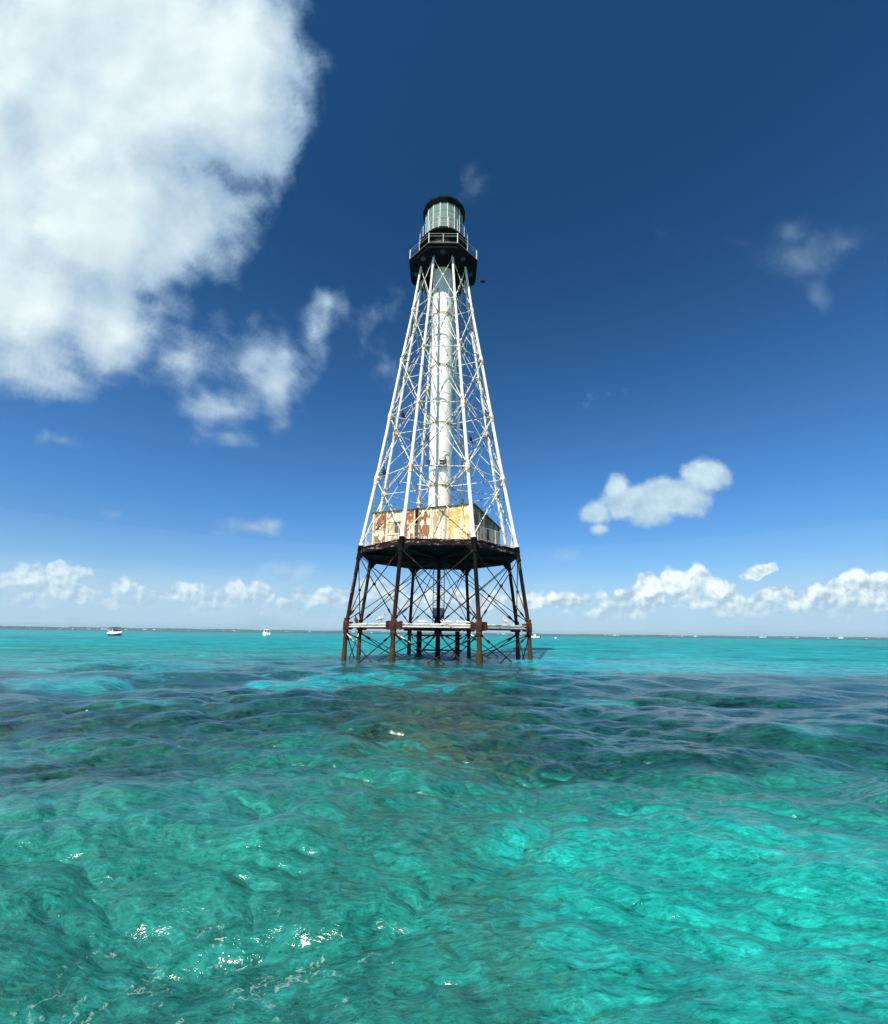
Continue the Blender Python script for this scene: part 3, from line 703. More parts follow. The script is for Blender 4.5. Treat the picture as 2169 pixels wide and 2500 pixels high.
def tern():
    b = MB()
    b.tube([(0,-.22,.09),(0,-.12,.11),(0,-.02,.13),(0,.07,.15),(0,.10,.19),(0,.13,.215),(0,.165,.215),(0,.22,.205)], [.006,.03,.055,.045,.028,.032,.014,.004], 8, flat=[2,1.2,1,1,1,1,1,1])
    for s in (-1, 1):
        b.tube([(s*.045,.05,.15),(s*.06,-.06,.13),(s*.02,-.24,.10)], [.03,.03,.006], 6, flat=[.4,.4,.4])
        b.tube([(s*.02,0,.09),(s*.02,0,0)], .006, 4)
    return b
def pelican():
    b = MB()
    b.tube([(0,-.48,.22),(0,-.34,.30),(0,-.15,.40),(0,.06,.42),(0,.18,.46),(0,.21,.60),(0,.15,.74),(0,.17,.84),(0,.23,.87),(0,.28,.85),(0,.40,.74),(0,.53,.62)],
           [.03,.10,.18,.17,.10,.055,.05,.058,.06,.045,.035,.008], 10, flat=[1.6,1,1,1,1,1,1,1,1,.8,.7,.6])
    for s in (-1, 1):
        b.tube([(s*.15,.14,.44),(s*.20,-.1,.40),(s*.10,-.50,.28)], [.10,.13,.02], 8, flat=[.3,.3,.3])
        b.tube([(s*.07,0,.30),(s*.07,.02,0)], .022, 6); b.tube([(s*.07,-.02,.012),(s*.08,.14,.012)], [.02,.04], 6)
    return b
def perch(src, loc, rz, label, group, sc=1.0):
    o = src['o'] if not src.get('used') else src['o'].copy()
    if src.get('used'): COL.objects.link(o)
    src['used'] = True
    o.location = Vector(loc) + Vector((OX, 0, 0)); o.rotation_euler = (0, 0, rz); o.scale = (sc,)*3
    for k in ('group',):
        if k in o: del o[k]
    tag(o, label, 'bird', group)
def on(a, b_, t, r): return a + (b_-a)*t + Vector((0,0,r))
C_ = {'o': cormorant().build('cormorant', m_corm)}
CG = 'cormorants perched on the tower struts'
z1, z2 = RING[0], RING[1]
spots = [
 (on(vtx(7,z2), vtx(7,z2,CR), .30, .03), 2.6, 'black cormorant on the second strut ring, on the outer left spoke of the tower'),
 (on(vtx(3,z2), vtx(3,z2,CR), .72, .03), 1.2, 'black cormorant on the second strut ring, perched just right of the white column'),
 (on(vtx(3,z2), vtx(4,z2), .60, .03), 2.2, 'black cormorant on the back strut right of the column, behind the front right leg'),
 (on(vtx(0,z1), vtx(1,z1), .30, .03), .4, 'black cormorant on the lowest front strut, left of the small column window'),
 (on(vtx(0,z1), vtx(1,z1), .60, .03), -.3, 'black cormorant on the lowest front strut, right under the small column window'),
 (on(vtx(1,z1), vtx(1,z1,CR), .20, .03), 1.0, 'black cormorant tucked beside the front right casting on the lowest strut ring'),
 (on(vtx(2,z2), vtx(2,z2,CR), .12, .03), 1.9, 'black cormorant beside the outer right casting of the second strut ring'),
 (on(vtx(7,z1), vtx(0,z1), .22, .03), 2.9, 'black cormorant next to the outer left casting of the lowest strut ring'),
 (on(vtx(5,z2), vtx(5,z2,CR), .30, .03), 2.0, 'black cormorant behind the column on the back left spoke of the second ring'),
 (on(vtx(6,z2), vtx(5,z2), .55, .03), .2, 'black cormorant on the back strut left of the column at the second ring'),
 (on(vtx(7,ZB), vtx(6,ZB), .62, .15), .8, 'black cormorant on the guano covered beam at the left end of the tower'),
]
for p, rz, lab in spots: perch(C_, p, rz, lab, CG)
T_ = {'o': tern().build('tern', m_tern)}
fy = -6.38*math.cos(R_(22.5)); rr = random.Random(12)
for x in (-.93, -.83, -.70, -.62):
    perch(T_, (x, fy + rr.uniform(-.05,.05), 2.237), rr.uniform(-.6, 2.2), 'small white tern in the short row at the left of the front beam', 'four terns left on the front beam', 0.72)
for k in range(13):
    perch(T_, (.30 + k*.125 + rr.uniform(-.03,.03), fy + rr.uniform(-.06,.06), 2.237), rr.uniform(-1.6, 2.6), 'small white tern in the long row at the right of the front beam', 'row of terns right on the front beam', 0.68)
P_ = {'o': pelican().build('pelican', m_peli)}
pa, pb = vtx(7, ZB), vtx(0, ZB)
perch(P_, on(pa, pb, .76, .16), -1.1, 'grey white pelican standing on the white beam by the front left rust casting', None, .60)
pa, pb = vtx(1, ZB), vtx(2, ZB)
perch(P_, on(pa, pb, .50, .16), 1.3, 'smaller pelican hunched on the white beam right of the front right leg', None, .48)

# ---------------------------------------------------------------- boats
m_gel = mat('white gelcoat', plain((.80,.81,.80), .25, .06, 2)); m_dk = mat('black hull paint', plain((.015,.017,.02), .3))
m_canvas = mat('dark canvas', plain((.014,.016,.028), .8)); m_skin = mat('tanned skin', plain((.42,.24,.16), .6, .1)); m_red = mat('pale shirt', plain((.6,.6,.58), .8)); m_steel = mat('steel tube', plain((.55,.56,.57), .3))
m_cloth2 = mat('dark trunks', plain((.05,.07,.12), .8))
def hull(L, B, H, name, parent, draft=.35, boot=None):
    """stations from stern (x=0) to bow (x=L): chine and sheer lines"""
    n = 12; vs = []; fs = []
    for j in range(n+1):
        t = j/n; w = B/2*(1 - max(0, (t-.45)/.55)**2.2); sh = H*(1 + .28*t*t); x = t*L
        k = .12*L*max(0, t-.75)
        ch = .25*H + .35*H*max(0, (t-.6)/.4)**1.5
        ring = [(x-k*.0, -w, sh), (x-k*.6, -w*.93, (sh+ch)/2), (x-k, -w*.82, ch), (x-k, 0, -draft + draft*1.1*max(0,(t-.6)/.4)**2), (x-k, w*.82, ch), (x-k*.6, w*.93, (sh+ch)/2), (x, w, sh)]
        vs += ring
    m = 7
    for j in range(n):
        for k in range(m-1): fs.append((j*m+k, j*m+k+1, (j+1)*m+k+1, (j+1)*m+k))
        fs.append((j*m, (j+1)*m, (j+1)*m+6, j*m+6))          # deck
    fs.append(tuple(range(m))[::-1])
    fs.append(tuple(n*m+k for k in range(m)))
    b = MB(); b.add(vs, fs); return b.build(name, m_gel, parent)
def person_mesh(sit=True):
    b = MB()
    z = .0
    b.tube([(0,0,.0),(0,0,.18),(0,0,.42),(0,0,.52),(0,0,.58),(0,0,.64),(0,.01,.76),(0,.01,.86)], [.15,.15,.19,.14,.06,.07,.10,.03], 10, flat=[1.1,1.1,1.25,1.3,1,1,.9,.9])
    for s in (-1, 1):
        b.tube([(s*.20,0,.48),(s*.25,.04,.25),(s*.20,.25,.15)], [.05,.042,.032], 6)
        if sit: b.tube([(s*.09,0,.03),(s*.11,.42,.05),(s*.11,.45,-.38),(s*.11,.55,-.40)], [.085,.065,.05,.04], 7)
        else: b.tube([(s*.09,0,.03),(s*.10,.02,-.40),(s*.10,0,-.82),(s*.10,.10,-.84)], [.085,.065,.045,.04], 7)
    return b
# sport boat left, three quarter view, bow to the right
bo = thing('motorboat', 'white motorboat with black bottom and dark canopy at the left, heading right', 'boat', (-96.2, 100.0, -.05), R_(-33))
h = hull(6.6, 2.4, 1.05, 'hull', bo)
b = MB(); n = 12; vs = []; fs = []
for j in range(n+1):     # black lower hull, proud of the white
    t = j/n; w = 2.4/2*(1 - max(0, (t-.45)/.55)**2.2); k = .12*6.6*max(0, t-.75); ch = .25*1.05 + .35*1.05*max(0, (t-.6)/.4)**1.5
    vs += [(t*6.6-k*.9, -w*.90-.012, ch+.22), (t*6.6-k, -w*.82-.012, ch), (t*6.6-k, 0, -.37+.385*max(0,(t-.6)/.4)**2), (t*6.6-k, w*.82+.012, ch), (t*6.6-k*.9, w*.90+.012, ch+.22)]
for j in range(n):
    for k in range(4): fs.append((j*5+k, j*5+k+1, (j+1)*5+k+1, (j+1)*5+k))
fs.append((4,3,2,1,0)); b.add(vs, fs); b.build('bottom_paint', m_dk, bo)
b = MB(); b.add([(3.6,-.95,1.1),(3.6,.95,1.1),(4.3,.7,1.2),(4.3,-.7,1.2),(3.2,-.9,1.75),(3.2,.9,1.75),(3.7,.6,1.72),(3.7,-.6,1.72)], [(0,1,2,3),(4,7,6,5),(0,4,5,1),(1,5,6,2),(2,6,7,3),(3,7,4,0)]); b.build('windshield', m_glassdark, bo, smooth=False)
b = MB(); b.tube([(.6,-1.0,1.1),(1.0,-1.0,2.25),(3.0,-1.0,2.25),(3.4,-1.0,1.2)], .03, 6).tube([(.6,1.0,1.1),(1.0,1.0,2.25),(3.0,1.0,2.25),(3.4,1.0,1.2)], .03, 6); b.build('canopy_frame', m_steel, bo)
b = MB(); b.add([(.5,-1.08,2.25),(.5,1.08,2.25),(2.0,1.08,2.40),(2.0,-1.08,2.40),(3.4,-1.05,2.22),(3.4,1.05,2.22),(.5,-1.08,2.17),(.5,1.08,2.17),(2.0,1.08,2.32),(2.0,-1.08,2.32),(3.4,-1.05,2.14),(3.4,1.05,2.14)],
     [(0,3,2,1),(3,4,5,2),(6,7,8,9),(9,8,11,10),(0,1,7,6),(5,4,10,11),(0,6,9,3),(3,9,10,4),(1,2,8,7),(2,5,11,8)]); b.build('canopy', m_canvas, bo, smooth=False)
b = MB(); b.box((1.0, 0, 1.15), (.5, 1.6, .5)).box((2.4, .5, 1.2), (.5, .5, .7)).box((2.4, -.5, 1.2), (.5, .5, .7)); b.build('seats', m_gel, bo)
b = MB(); b.box((-.25, 0, .65), (.42, .40, .75)).box((-.28, 0, .0), (.2, .12, .8)); b.build('outboard_engine', m_dk, bo)
MB().box((.2, -.95, 1.6), (.03, .34, .5)).build('flag', m_gel, bo, smooth=False)
pr = person_mesh(True).build('person', m_skin); pr.parent = None
M_b = Matrix.Translation(bo.location) @ Matrix.Rotation(R_(-33), 4, 'Z')
pr.location = M_b @ Vector((2.4, -.5, 1.56)); pr.rotation_euler = (0, 0, R_(-33-90)); tag(pr, 'person in a pale shirt sitting at the helm of the canopied motorboat', 'person')
MB().tube([(0,0,.08),(0,0,.18),(0,0,.42),(0,0,.53)], [.165,.165,.205,.15], 10, flat=[1.1,1.1,1.25,1.3]).build('shirt', m_red, pr)
p2 = person_mesh(True).build('person', m_skin); p2.location = M_b @ Vector((1.0, .3, 1.42)); p2.rotation_euler = (0, 0, R_(-33-90)); tag(p2, 'person in white sitting at the stern of the canopied motorboat', 'person')
MB().tube([(0,0,.0),(0,0,.18),(0,0,.42),(0,0,.53)], [.165,.165,.205,.15], 10, flat=[1.1,1.1,1.25,1.3]).build('shirt', m_gel, p2)
# cabin boat seen from its stern
b2 = thing('cabin_boat', 'white cabin boat seen from the stern with two tall fishing poles', 'boat', (-66.9, 139.5, .0), R_(90+20))
hull(8.0, 2.8, 1.15, 'hull', b2)
b = MB(); b.add([(2.2,-1.15,1.2),(2.2,1.15,1.2),(6.0,.8,1.3),(6.0,-.8,1.3),(2.3,-1.0,2.35),(2.3,1.0,2.35),(4.6,.75,2.3),(4.6,-.75,2.3)], [(3,2,1,0),(4,5,6,7),(0,1,5,4),(1,2,6,5),(2,3,7,6),(3,0,4,7)]); b.build('cabin', m_gel, b2, smooth=False)
for y in (-.5, .5): MB().box((2.22, y, 1.85), (.05, .72, .52)).build('window', m_glassdark, b2, smooth=False)
b = MB(); b.box((2.6, 0, 2.42), (2.4, 2.1, .10)); b.build('hardtop', m_gel, b2)
for y in (-.35, .35): b = MB(); b.box((-.3, y, .75), (.45, .38, .8)).box((-.32, y, .1), (.2, .12, .8)); b.build('outboard_engine', m_gel, b2)
for y in (-.95, .95): b = MB(); b.tube([(1.6, y, 1.3), (1.4, y*1.25, 4.2)], [.03, .012], 5); b.build('fishing_pole', m_gel, b2)
b = MB(); b.add([(-.2,-1.3,.03),(-.2,1.3,.03),(-3.2,.7,.03),(-3.2,-.7,.03)], [(0,1,2,3)]); 
# white open boat right of the tower
b3 = thing('open_boat', 'low white open boat just right of the outer right leg', 'boat', (47.2, 200, 0), R_(175))
hull(6.4, 2.2, .95, 'hull', b3)
b = MB(); b.box((2.4, 0, 1.35), (.8, .8, .9)); b.build('console', m_gel, b3)
b = MB(); b.box((4.4, 0, 1.3), (.9, .8, .5)); b.build('bow_seat', m_gel, b3)
b = MB(); b.box((-.25, 0, .75), (.45, .42, .9)).box((-.28, 0, .1), (.2, .12, .8)); b.build('outboard_engine', m_dk, b3)
b4 = thing('small_boat', 'small white boat far away between the front right legs of the tower', 'boat', (20.6, 300, 0), R_(160))
hull(5.2, 2.0, .9, 'hull', b4)
MB().box((2.0, 0, 1.3), (1.0, 1.2, .9)).build('console', m_gel, b4, smooth=False)
by = thing('mooring_buoy', 'round white mooring buoy floating right of the open boat', 'buoy', (53.6, 193, 0))
MB().lathe([(.1,-.4),(.55,-.2),(.62,.1),(.5,.38),(.2,.52),(.05,.55)], (0,0,0), 16).build('float', m_gel, by)
MB().lathe([(.63,-.03),(.65,0),(.65,.10),(.62,.13)], (0,0,0), 16, caps=False).build('blue_band', mat('blue band', plain((.02,.1,.3), .5)), by)

# ---------------------------------------------------------------- far shore
LAND = 4300.0
def shore_pt(az, r): a = R_(az); return Vector((r*math.sin(a), -32 + r*math.cos(a), 0))
b = MB(); N = 260; vs = []
for k in range(N+1):
    az = -72 + 144*k/N
    for r, z in ((LAND-10, -.5), (LAND+10, .5), (LAND+900, 1.2), (LAND+1000, -.5)):
        p = shore_pt(az, r); vs.append((p.x, p.y, z))
b.add(vs, [(4*k+j, 4*k+4+j, 4*k+5+j, 4*k+1+j) for k in range(N) for j in range(3)])
tag(b.build('far_shore', mat('coral sand', plain((.16,.17,.15), .9)), smooth=False), kind='structure')
b = MB(); rr = random.Random(5); vs = []; fs = []
def bumpy(az, k):
    return 0.5*math.sin(az*1.7+k) + 0.3*math.sin(az*5.3+2*k) + 0.25*math.sin(az*13.1+k*3)
for row in range(4):
    N = 2600
    base = len(vs)
    for k in range(N+1):
        az = -70 + 140*k/N
        hh = (8.0 + 4.5*bumpy(az*0.6, row) + rr.uniform(0, 5.0))*(1.1 if az < -8 else 0.75) + row*1.0
        r = LAND + 30 + row*45
        for dr_, z in ((-14, .8), (-9, hh*.6), (0, hh), (16, hh*.7), (22, .8)):
            p = shore_pt(az, r + dr_ + rr.uniform(-3, 3)); vs.append((p.x, p.y, z))
    fs += [(base+5*k+j, base+5*k+5+j, base+5*k+6+j, base+5*k+1+j) for k in range(N) for j in range(4)]
b.add(vs, fs)
def wood_fn(t, p, o):
    n = noise(t, wpos(t), .06, 4); setin(t, p.inputs['Base Color'], mixc(t, n, (.018,.045,.048), (.045,.085,.080))); p.inputs['Roughness'].default_value = .9
tag(b.build('mangrove_woods', mat('mangrove foliage', wood_fn), smooth=False), 'low dark green woods along the whole far shore', 'woods', kind='stuff')
m_hw = mat('white house wall', plain((.56,.58,.58), .7, .06, .5)); m_hr = mat('pale roof', plain((.50,.52,.54), .6, .1, .5))
def far_house(kind):
    e = thing('shore_house', 'tiny white house among the woods on the far shore', 'house', group='white houses along the far shore')
    w, d, hh = ((22, 14, 6), (30, 16, 9), (14, 12, 7.5))[kind]
    MB().box((0,0,hh/2), (w, d, hh)).build('wall', m_hw, e, smooth=False)
    b = MB(); a = w/2+.8; c = d/2+.8; b.add([(-a,-c,hh),(a,-c,hh),(a,c,hh),(-a,c,hh),(-a*.6,0,hh+3),(a*.6,0,hh+3)], [(3,2,1,0),(0,1,5,4),(2,3,4,5),(1,2,5),(3,0,4)]); b.build('roof', m_hr, e, smooth=False)
    return e
fh = [far_house(k) for k in range(3)]; first = [True]*3
azs = [rr.uniform(-45, -22) for k in range(26)] + [rr.gauss(-13, 4) for k in range(8)] + [rr.gauss(8, 2.2) for k in range(14)] + [rr.gauss(21, 3) for k in range(10)] + [rr.uniform(26, 45.5) for k in range(14)]
for az in azs:
    k = rr.choice((0, 0, 1, 2)); o = fh[k] if first[k] else copy_tree(fh[k]); first[k] = False
    o.location = shore_pt(az, LAND + rr.uniform(-4, 8)) + Vector((0,0,.8)); o.rotation_euler = (0,0,-R_(az) + rr.uniform(-.4,.4))
    s_ = rr.choice((.3, .4, .5, .6, .95))*rr.uniform(.8, 1.1); o.scale = (s_, s_, s_)

# ---------------------------------------------------------------- sea
def ocean_tile(N, L, lmin, lmax, seed, wind=(0.25, -1.0), rms=1.0, spread=2.0, iso=0.25, power=4.0):
    r = np.random.default_rng(seed)
    k1 = np.fft.fftfreq(N, d=L/N)*2*np.pi; kx, ky = np.meshgrid(k1, k1, indexing='ij'); k = np.hypot(kx, ky); k[0,0] = 1e9
    lam = 2*np.pi/k
    w = np.array(wind)/np.hypot(*wind)
    c = np.abs((kx*w[0] + ky*w[1])/k)
    Pk = k**(-power)*(iso + (1-iso)*c**spread)
    Pk *= 1/(1+(lmin/lam)**6)*np.exp(-(lam/lmax)**4)
    Pk[lam < lmin*0.6] = 0
    h = np.sqrt(Pk)*(r.normal(size=k.shape) + 1j*r.normal(size=k.shape)); h[0,0] = 0
    H = np.real(np.fft.ifft2(h)); s = rms/H.std()
    DX = np.real(np.fft.ifft2(-1j*kx/k*h))*s; DY = np.real(np.fft.ifft2(-1j*ky/k*h))*s
    return H*s, DX, DY, L
def sample(tile, x, y):
    H, DX, DY, L = tile; N = H.shape[0]
    u = (x/L % 1.0)*N; v = (y/L % 1.0)*N; i = np.floor(u).astype(int); j = np.floor(v).astype(int); fu = u-i; fv = v-j
    i %= N; j %= N; i1 = (i+1) % N; j1 = (j+1) % N
    out = []
    for A in (H, DX, DY): out.append(A[i,j]*(1-fu)*(1-fv) + A[i1,j]*fu*(1-fv) + A[i,j1]*(1-fu)*fv + A[i1,j1]*fu*fv)
    return out
def build_sea():
    front = np.radians(np.linspace(-60, 60, 1150)); back = np.radians(np.linspace(60, 300, 90)[1:-1])
    th = np.concatenate([front, back])
    rs = [0.35]
    while rs[-1] < 9000:
        r = rs[-1]; rs.append(r + max(0.020, min(r*r/741*0.42, r*0.22)))
    rs = np.array(rs); nr, nt = len(rs), len(th)
    Rr, T = np.meshgrid(rs, th, indexing='ij')
    x = Rr*np.sin(T); y = -32 + Rr*np.cos(T); z = np.zeros_like(x)
    cell = np.maximum(np.gradient(rs)[:, None]*1.0, Rr*np.radians(120/1150))
    layers = [  # N, tile, lmin, lmax, seed, rms, choppy
        (512, 61.0, 3.0, 9.0, 1, 0.066, .9, (0.35, -1.0), 4.0),
        (512, 23.7, 1.1, 3.4, 2, 0.046, 1.5, (-0.35, -1.0), 3.8),
        (512, 11.9, 0.42, 1.2, 3, 0.021, 1.5, (0.1, -1.0), 3.6),
        (512, 5.1, 0.15, 0.45, 4, 0.0062, 1.4, (-0.6, -1.0), 3.4),
    ]
    dx = np.zeros_like(x); dy = np.zeros_like(x)
    for (N, L, a, b_, sd, rms, ch, wnd, pw) in layers:
        f = np.clip(1.6 - cell/(a*0.28), 0, 1)
        H, DX, DY = sample(ocean_tile(N, L, a, b_, sd, wnd, rms, 4.0, 0.10, pw), x, y)
        gain = 1.0 + 0.35*np.sin(x*0.21+sd)*np.sin(y*0.17+2*sd)
        if sd > 1:   # calmer in the lee of the boat the picture was taken from
            q = np.clip((Rr-2.0)/5.0, 0, 1); gain = gain*(0.60 + 0.40*q*q*(3-2*q)) if sd < 4 else gain*1.15
        z += H*f*gain; dx += DX*f*ch*gain; dy += DY*f*ch*gain
    x = x + dx; y = y + dy
    co = np.stack([x, y, z], -1).reshape(-1, 3)
    co = np.vstack([co, [[0, -32, 0]]])
    ii, jj = np.meshgrid(np.arange(nr-1), np.arange(nt), indexing='ij'); j2 = (jj+1) % nt
    quads = np.stack([ii*nt+jj, ii*nt+j2, (ii+1)*nt+j2, (ii+1)*nt+jj], -1).reshape(-1, 4)[:, ::-1]
    ctr = nr*nt; tri = np.array([[ctr, (j+1) % nt, j] for j in range(nt)])
    me = bpy.data.meshes.new('water'); me.vertices.add(len(co)); me.vertices.foreach_set('co', co.astype(np.float32).ravel())
    nl = quads.size + tri.size; me.loops.add(nl); me.loops.foreach_set('vertex_index', np.concatenate([quads.ravel(), tri.ravel()]).astype(np.int32))
    npoly = len(quads) + len(tri); me.polygons.add(npoly)
    starts = np.concatenate([np.arange(len(quads))*4, quads.size + np.arange(len(tri))*3]).astype(np.int32)
    me.polygons.foreach_set('loop_start', starts)
    me.update(calc_edges=True); me.polygons.foreach_set('use_smooth', np.ones(npoly, dtype=bool)); me.update()
    if me.polygons[0].normal.z < 0: me.flip_normals()
    o = bpy.data.objects.new('water', me); COL.objects.link(o); tag(o, kind='structure')
    print('sea', nr, nt, len(co))
    return o
def sea_fn(t, p, out):
    geo = t.nodes.new('ShaderNodeNewGeometry'); P = X(t, geo.outputs['Position']); N = X(t, geo.outputs['Normal'])
    x, y, z = P.xyz(); nx, ny, nz = N.xyz()
    dist = P._v('DISTANCE', (0, -32, 0))
    # the bed is seen displaced by the slope of the surface above it
    jit = noise(t, comb(t, x*0.6, y, 0.2), 7.0, 4, 0.6, color=True)._v('SUBTRACT', (.5, .5, .5))._v('SCALE', 0.24)
    Q = comb(t, x + nx*SEA_WARP, y + ny*SEA_WARP, 0.0)._v('ADD', jit)
    def blob(cx, cy, rx, ry, w):
        return (1.0 - Q._v('SUBTRACT', (cx, cy, 0))._v('MULTIPLY', (1/rx, 1/ry, 1))._v('LENGTH')).max(0.0).step(0.0, 0.7)*w
    big = noise(t, Q, 0.16, 5, 0.55, 0.4); mid = noise(t, Q, 0.75, 7, 0.66, 0.2); fine = noise(t, Q, 3.2, 5, 0.68, 0.1)
    # reef: dark growth over the sand, reaching the tower; clear sand beyond it on the right
    zone = y.step(-28.4, -22.5)*(1.0 - (y + ((x - 1.5).max(0.0)*3.2).min(14.0) + (x*-1.0 - 6.0).max(0.0)*1.1 + (big-.5)*16 + (mid-.5)*6 + (noise(t, comb(t, x*0.10, y*0.05, 2.0), 1.0, 4, 0.6)-.5)*14).step(0.0, 9.0))
    rbias = zone*0.50 + blob(-4.2, -26.4, 1.8, 1.1, .35) + blob(-1.6, -27.0, 1.0, .5, .18) + blob(-2.9,-28.6,.8,.5,.15)
    rbias = rbias - blob(-4.9, -16.3, 2.8, 2.2, 1.1) - blob(-2.2, -14.5, 1.8, 1.6, .7) - blob(-.7, -16.8, 1.6, 1.0, .8) - blob(-11.0, -17.8, 3.0, 1.6, .8) - blob(4.0, -19.5, 1.6, 1.0, .6) - blob(1.6, -21.6, 1.0, .6, .4) - blob(-7.0, -21.5, 1.8, .9, .5) - blob(-4.3,-26.6,.5,.3,.35) - blob(-1.0,-26.6,1.6,.7,.15) - blob(3.4, -26.2, 3.2, 1.0, .25)
    rbias = rbias + blob(2.5, -25.2, 2.6, 1.4, .25) + blob(6.5, -20.5, 9.0, 4.5, .24) + blob(-9, -20.5, 10, 4.5, .14) - blob(-19, -10, 16, 7, .30) 
    reef = ((big-.5)*1.5 + (mid-.5)*1.5 + (fine-.5)*0.8 + rbias).step(0.14, 0.48)
    g = (mid*0.5 + fine*0.5).step(0.36, 0.64)
    near = mixc(t, g, (0.006, 0.074, 0.064), (0.014, 0.146, 0.126))
    near = mixc(t, blob(1.9, -28.5, 2.9, 2.1, 1.0), near, mixc(t, g, (0.004, 0.140, 0.124), (0.010, 0.250, 0.222)))
    near = mixc(t, blob(0.25, -28.6, .55, 1.6, .45), near, (0.014, 0.062, 0.046))
    near = mixc(t, blob(-1.75, -28.4, .5, .45, .6), near, (0.010, 0.135, 0.110))
    far = mixc(t, (big*0.6+mid*0.4).step(0.35, 0.65), (0.002, 0.175, 0.200), (0.004, 0.260, 0.285))
    edge = (y - x*0.16 + (big-.5)*8).step(-22.0, -12.0)
    sand = mixc(t, edge, near, far)
    sand = mixc(t, edge*(1.0 - x.step(-16, 3))*(1.0 - y.step(0, 30))*0.6, sand, (0.018, 0.150, 0.135))
    sand = mixc(t, (y - x*0.05).step(250, 1300), sand, (0.003, 0.055, 0.090))
    sand = mixc(t, blob(13, -12.0, 16, 4.2, .8), sand, (0.022, 0.125, 0.115))
    streak = noise(t, comb(t, x*0.016, y*0.05, 0.0), 1.0, 7, 0.62)
    sand = mixc(t, streak.step(0.54, 0.66)*y.step(2, 20)*0.75, sand, (0.004, 0.085, 0.110))
    reefc = mixc(t, (fine*.6+mid*.4).step(.38, .64), (0.002, 0.016, 0.019), (0.009, 0.060, 0.050))
    brown = (blob(-.2, -23.6, 1.7, 3.6, 1.0) + blob(-.6, -13, 3.2, 9.0, .5)).min(1.0)*mid.step(.35,.6)
    reefc = mixc(t, brown*0.8, reefc, mixc(t, fine.step(.4,.6), (0.014, 0.026, 0.018), (0.038, 0.054, 0.034)))
    col = mixc(t, reef*0.94, sand, reefc)
    # cloudy fine structure of the shallow water: ripple light and shade painted into its colour
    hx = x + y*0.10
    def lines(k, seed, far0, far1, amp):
        """thin light lines painted in for the light that ripples gather"""
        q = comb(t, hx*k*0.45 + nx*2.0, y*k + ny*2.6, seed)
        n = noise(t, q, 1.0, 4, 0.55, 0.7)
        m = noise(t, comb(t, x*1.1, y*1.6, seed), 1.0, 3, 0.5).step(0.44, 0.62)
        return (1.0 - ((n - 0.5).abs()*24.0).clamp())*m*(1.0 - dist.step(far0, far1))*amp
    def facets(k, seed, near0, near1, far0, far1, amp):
        """ripple light and shade painted as short crisp dashes, longer across the view than along it"""
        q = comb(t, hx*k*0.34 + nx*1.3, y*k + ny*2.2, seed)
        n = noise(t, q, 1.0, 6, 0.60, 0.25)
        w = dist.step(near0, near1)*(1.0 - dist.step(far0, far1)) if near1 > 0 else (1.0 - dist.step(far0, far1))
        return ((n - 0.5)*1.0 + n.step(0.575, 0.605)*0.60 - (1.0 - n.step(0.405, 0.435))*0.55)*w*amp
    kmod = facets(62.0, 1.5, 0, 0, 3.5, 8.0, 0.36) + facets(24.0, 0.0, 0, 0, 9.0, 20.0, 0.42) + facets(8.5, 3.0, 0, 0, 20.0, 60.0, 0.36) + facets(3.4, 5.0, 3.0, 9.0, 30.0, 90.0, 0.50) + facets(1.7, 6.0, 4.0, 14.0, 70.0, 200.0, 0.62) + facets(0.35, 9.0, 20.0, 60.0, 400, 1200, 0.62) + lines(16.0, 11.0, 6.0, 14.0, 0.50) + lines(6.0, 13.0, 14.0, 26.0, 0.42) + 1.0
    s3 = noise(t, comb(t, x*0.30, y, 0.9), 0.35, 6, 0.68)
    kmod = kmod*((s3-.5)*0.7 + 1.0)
    # crests and slopes facing the sun painted lighter in the colour
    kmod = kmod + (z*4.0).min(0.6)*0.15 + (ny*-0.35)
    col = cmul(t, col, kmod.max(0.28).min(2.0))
    # foam scum near the boat
    fw_ = noise(t, P, 2.0, 4, color=True)._v('SUBTRACT', (.5,.5,.5))._v('SCALE', .5)
    fv = noise(t, P._v('ADD', fw_)._v('MULTIPLY', (1.0, 1.3, 1.0)), 6.0, 6, 0.62)
    fz = (1.0 - ((x + 1.25)*(x + 1.25)*0.8 + (y + 29.05)*(y + 29.05)*2.2)).max(0.0).step(0.0, 0.6)
    ridge = 1.0 - ((fv - 0.5).abs()*26.0).clamp()
    foam = ridge.step(0.35, 0.9)*noise(t, P._v('ADD', (7,3,0)), 4.4, 5, 0.68).step(0.55, 0.61)*fz*0.8
    bub = voro(t, P, 34, feature='F1'); foam = foam.max((1.0 - bub.step(0.04, 0.14))*noise(t, P, 3.1, 4).step(.58, .64)*(1.0-dist.step(3.2, 5.0))*0.8)
    col = mixc(t, foam*0.45, col, (0.50, 0.58, 0.56))
    setin(t, p.inputs['Base Color'], col)
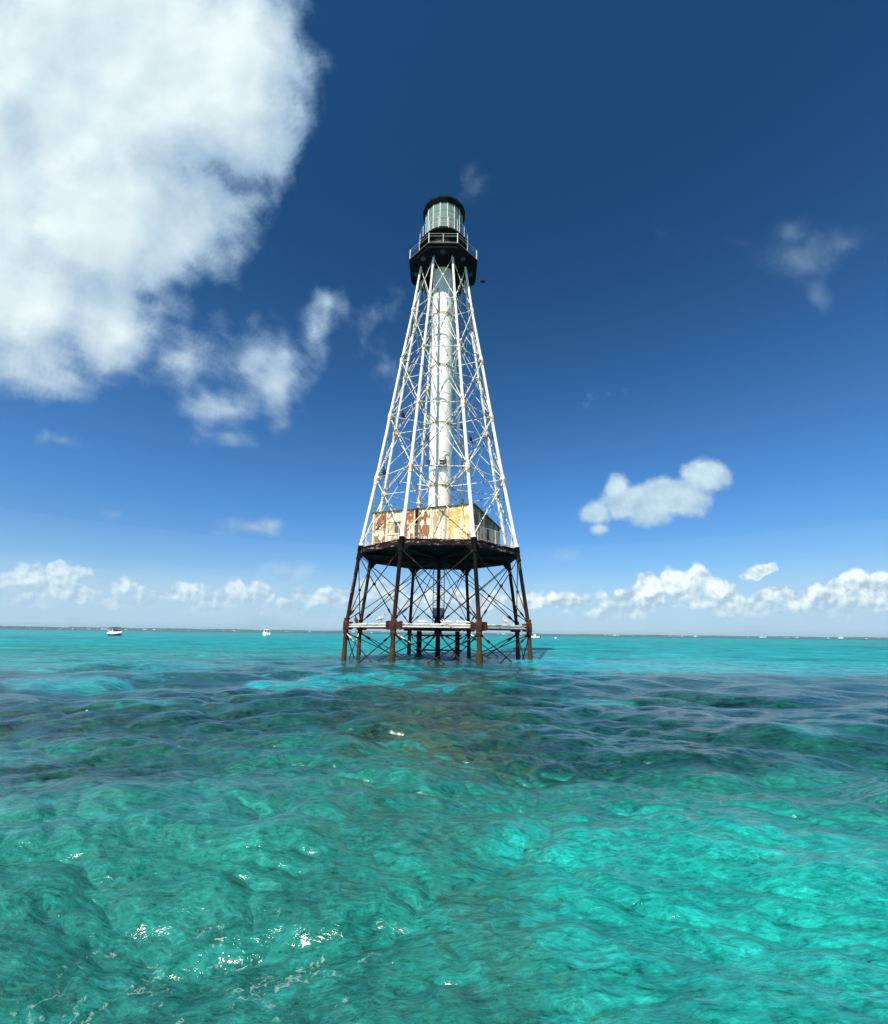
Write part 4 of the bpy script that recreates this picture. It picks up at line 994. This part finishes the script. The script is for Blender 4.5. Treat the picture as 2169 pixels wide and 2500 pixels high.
    # ripples too small for the mesh
    w1 = noise(t, comb(t, x*0.55, y, 0.0), 8.0, 5, 0.66, 0.6); w2 = noise(t, comb(t, x*0.5, y, 0.3), 2.0, 5, 0.6, 0.5); w3 = noise(t, comb(t, x*0.45, y, 0.7), 0.55, 5, 0.62, 0.3)
    hgt = w1*0.020 + w2*0.055*dist.step(3, 14) + w3*0.40*dist.step(10, 45)
    bm = t.nodes.new('ShaderNodeBump'); bm.inputs['Strength'].default_value = 1.0; bm.inputs['Distance'].default_value = 1.0
    setin(t, bm.inputs['Height'], hgt)
    df = t.nodes.new('ShaderNodeBsdfDiffuse'); setin(t, df.inputs['Color'], col); t.links.new(bm.outputs[0], df.inputs['Normal'])
    gl = t.nodes.new('ShaderNodeBsdfGlossy'); setin(t, gl.inputs['Roughness'], foam*0.4 + dist.step(5, 200)*0.30 + 0.13); t.links.new(bm.outputs[0], gl.inputs['Normal'])
    gl.inputs['Color'].default_value = (1, 1, 1, 1)
    fr = t.nodes.new('ShaderNodeFresnel'); fr.inputs['IOR'].default_value = 1.333; t.links.new(bm.outputs[0], fr.inputs['Normal'])
    # a sea broken by small waves never reaches the mirror reflection of flat water at grazing angles
    fac = X(t, fr.outputs[0]).min(0.66 - dist.step(12, 50)*0.52)
    mx = t.nodes.new('ShaderNodeMixShader'); setin(t, mx.inputs[0], fac); t.links.new(df.outputs[0], mx.inputs[1]); t.links.new(gl.outputs[0], mx.inputs[2])
    t.links.new(mx.outputs[0], out.inputs[0]); t.nodes.remove(p)
SEA_WARP = 0.8
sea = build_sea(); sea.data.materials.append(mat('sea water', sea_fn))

# ---------------------------------------------------------------- air
if HAZE > 0:
    m = bpy.data.materials.new('pale sea haze'); m.use_nodes = True; t = m.node_tree; t.nodes.clear()
    o = t.nodes.new('ShaderNodeOutputMaterial'); v = t.nodes.new('ShaderNodeVolumePrincipled')
    v.inputs['Color'].default_value = (0.66, 0.86, 1.0, 1); v.inputs['Density'].default_value = HAZE; v.inputs['Anisotropy'].default_value = 0.1
    t.links.new(v.outputs[0], o.inputs['Volume'])
    tag(MB().box((0, -32, 21.4), (18700, 18700, 48.0)).build('haze', m, smooth=False), kind='stuff')
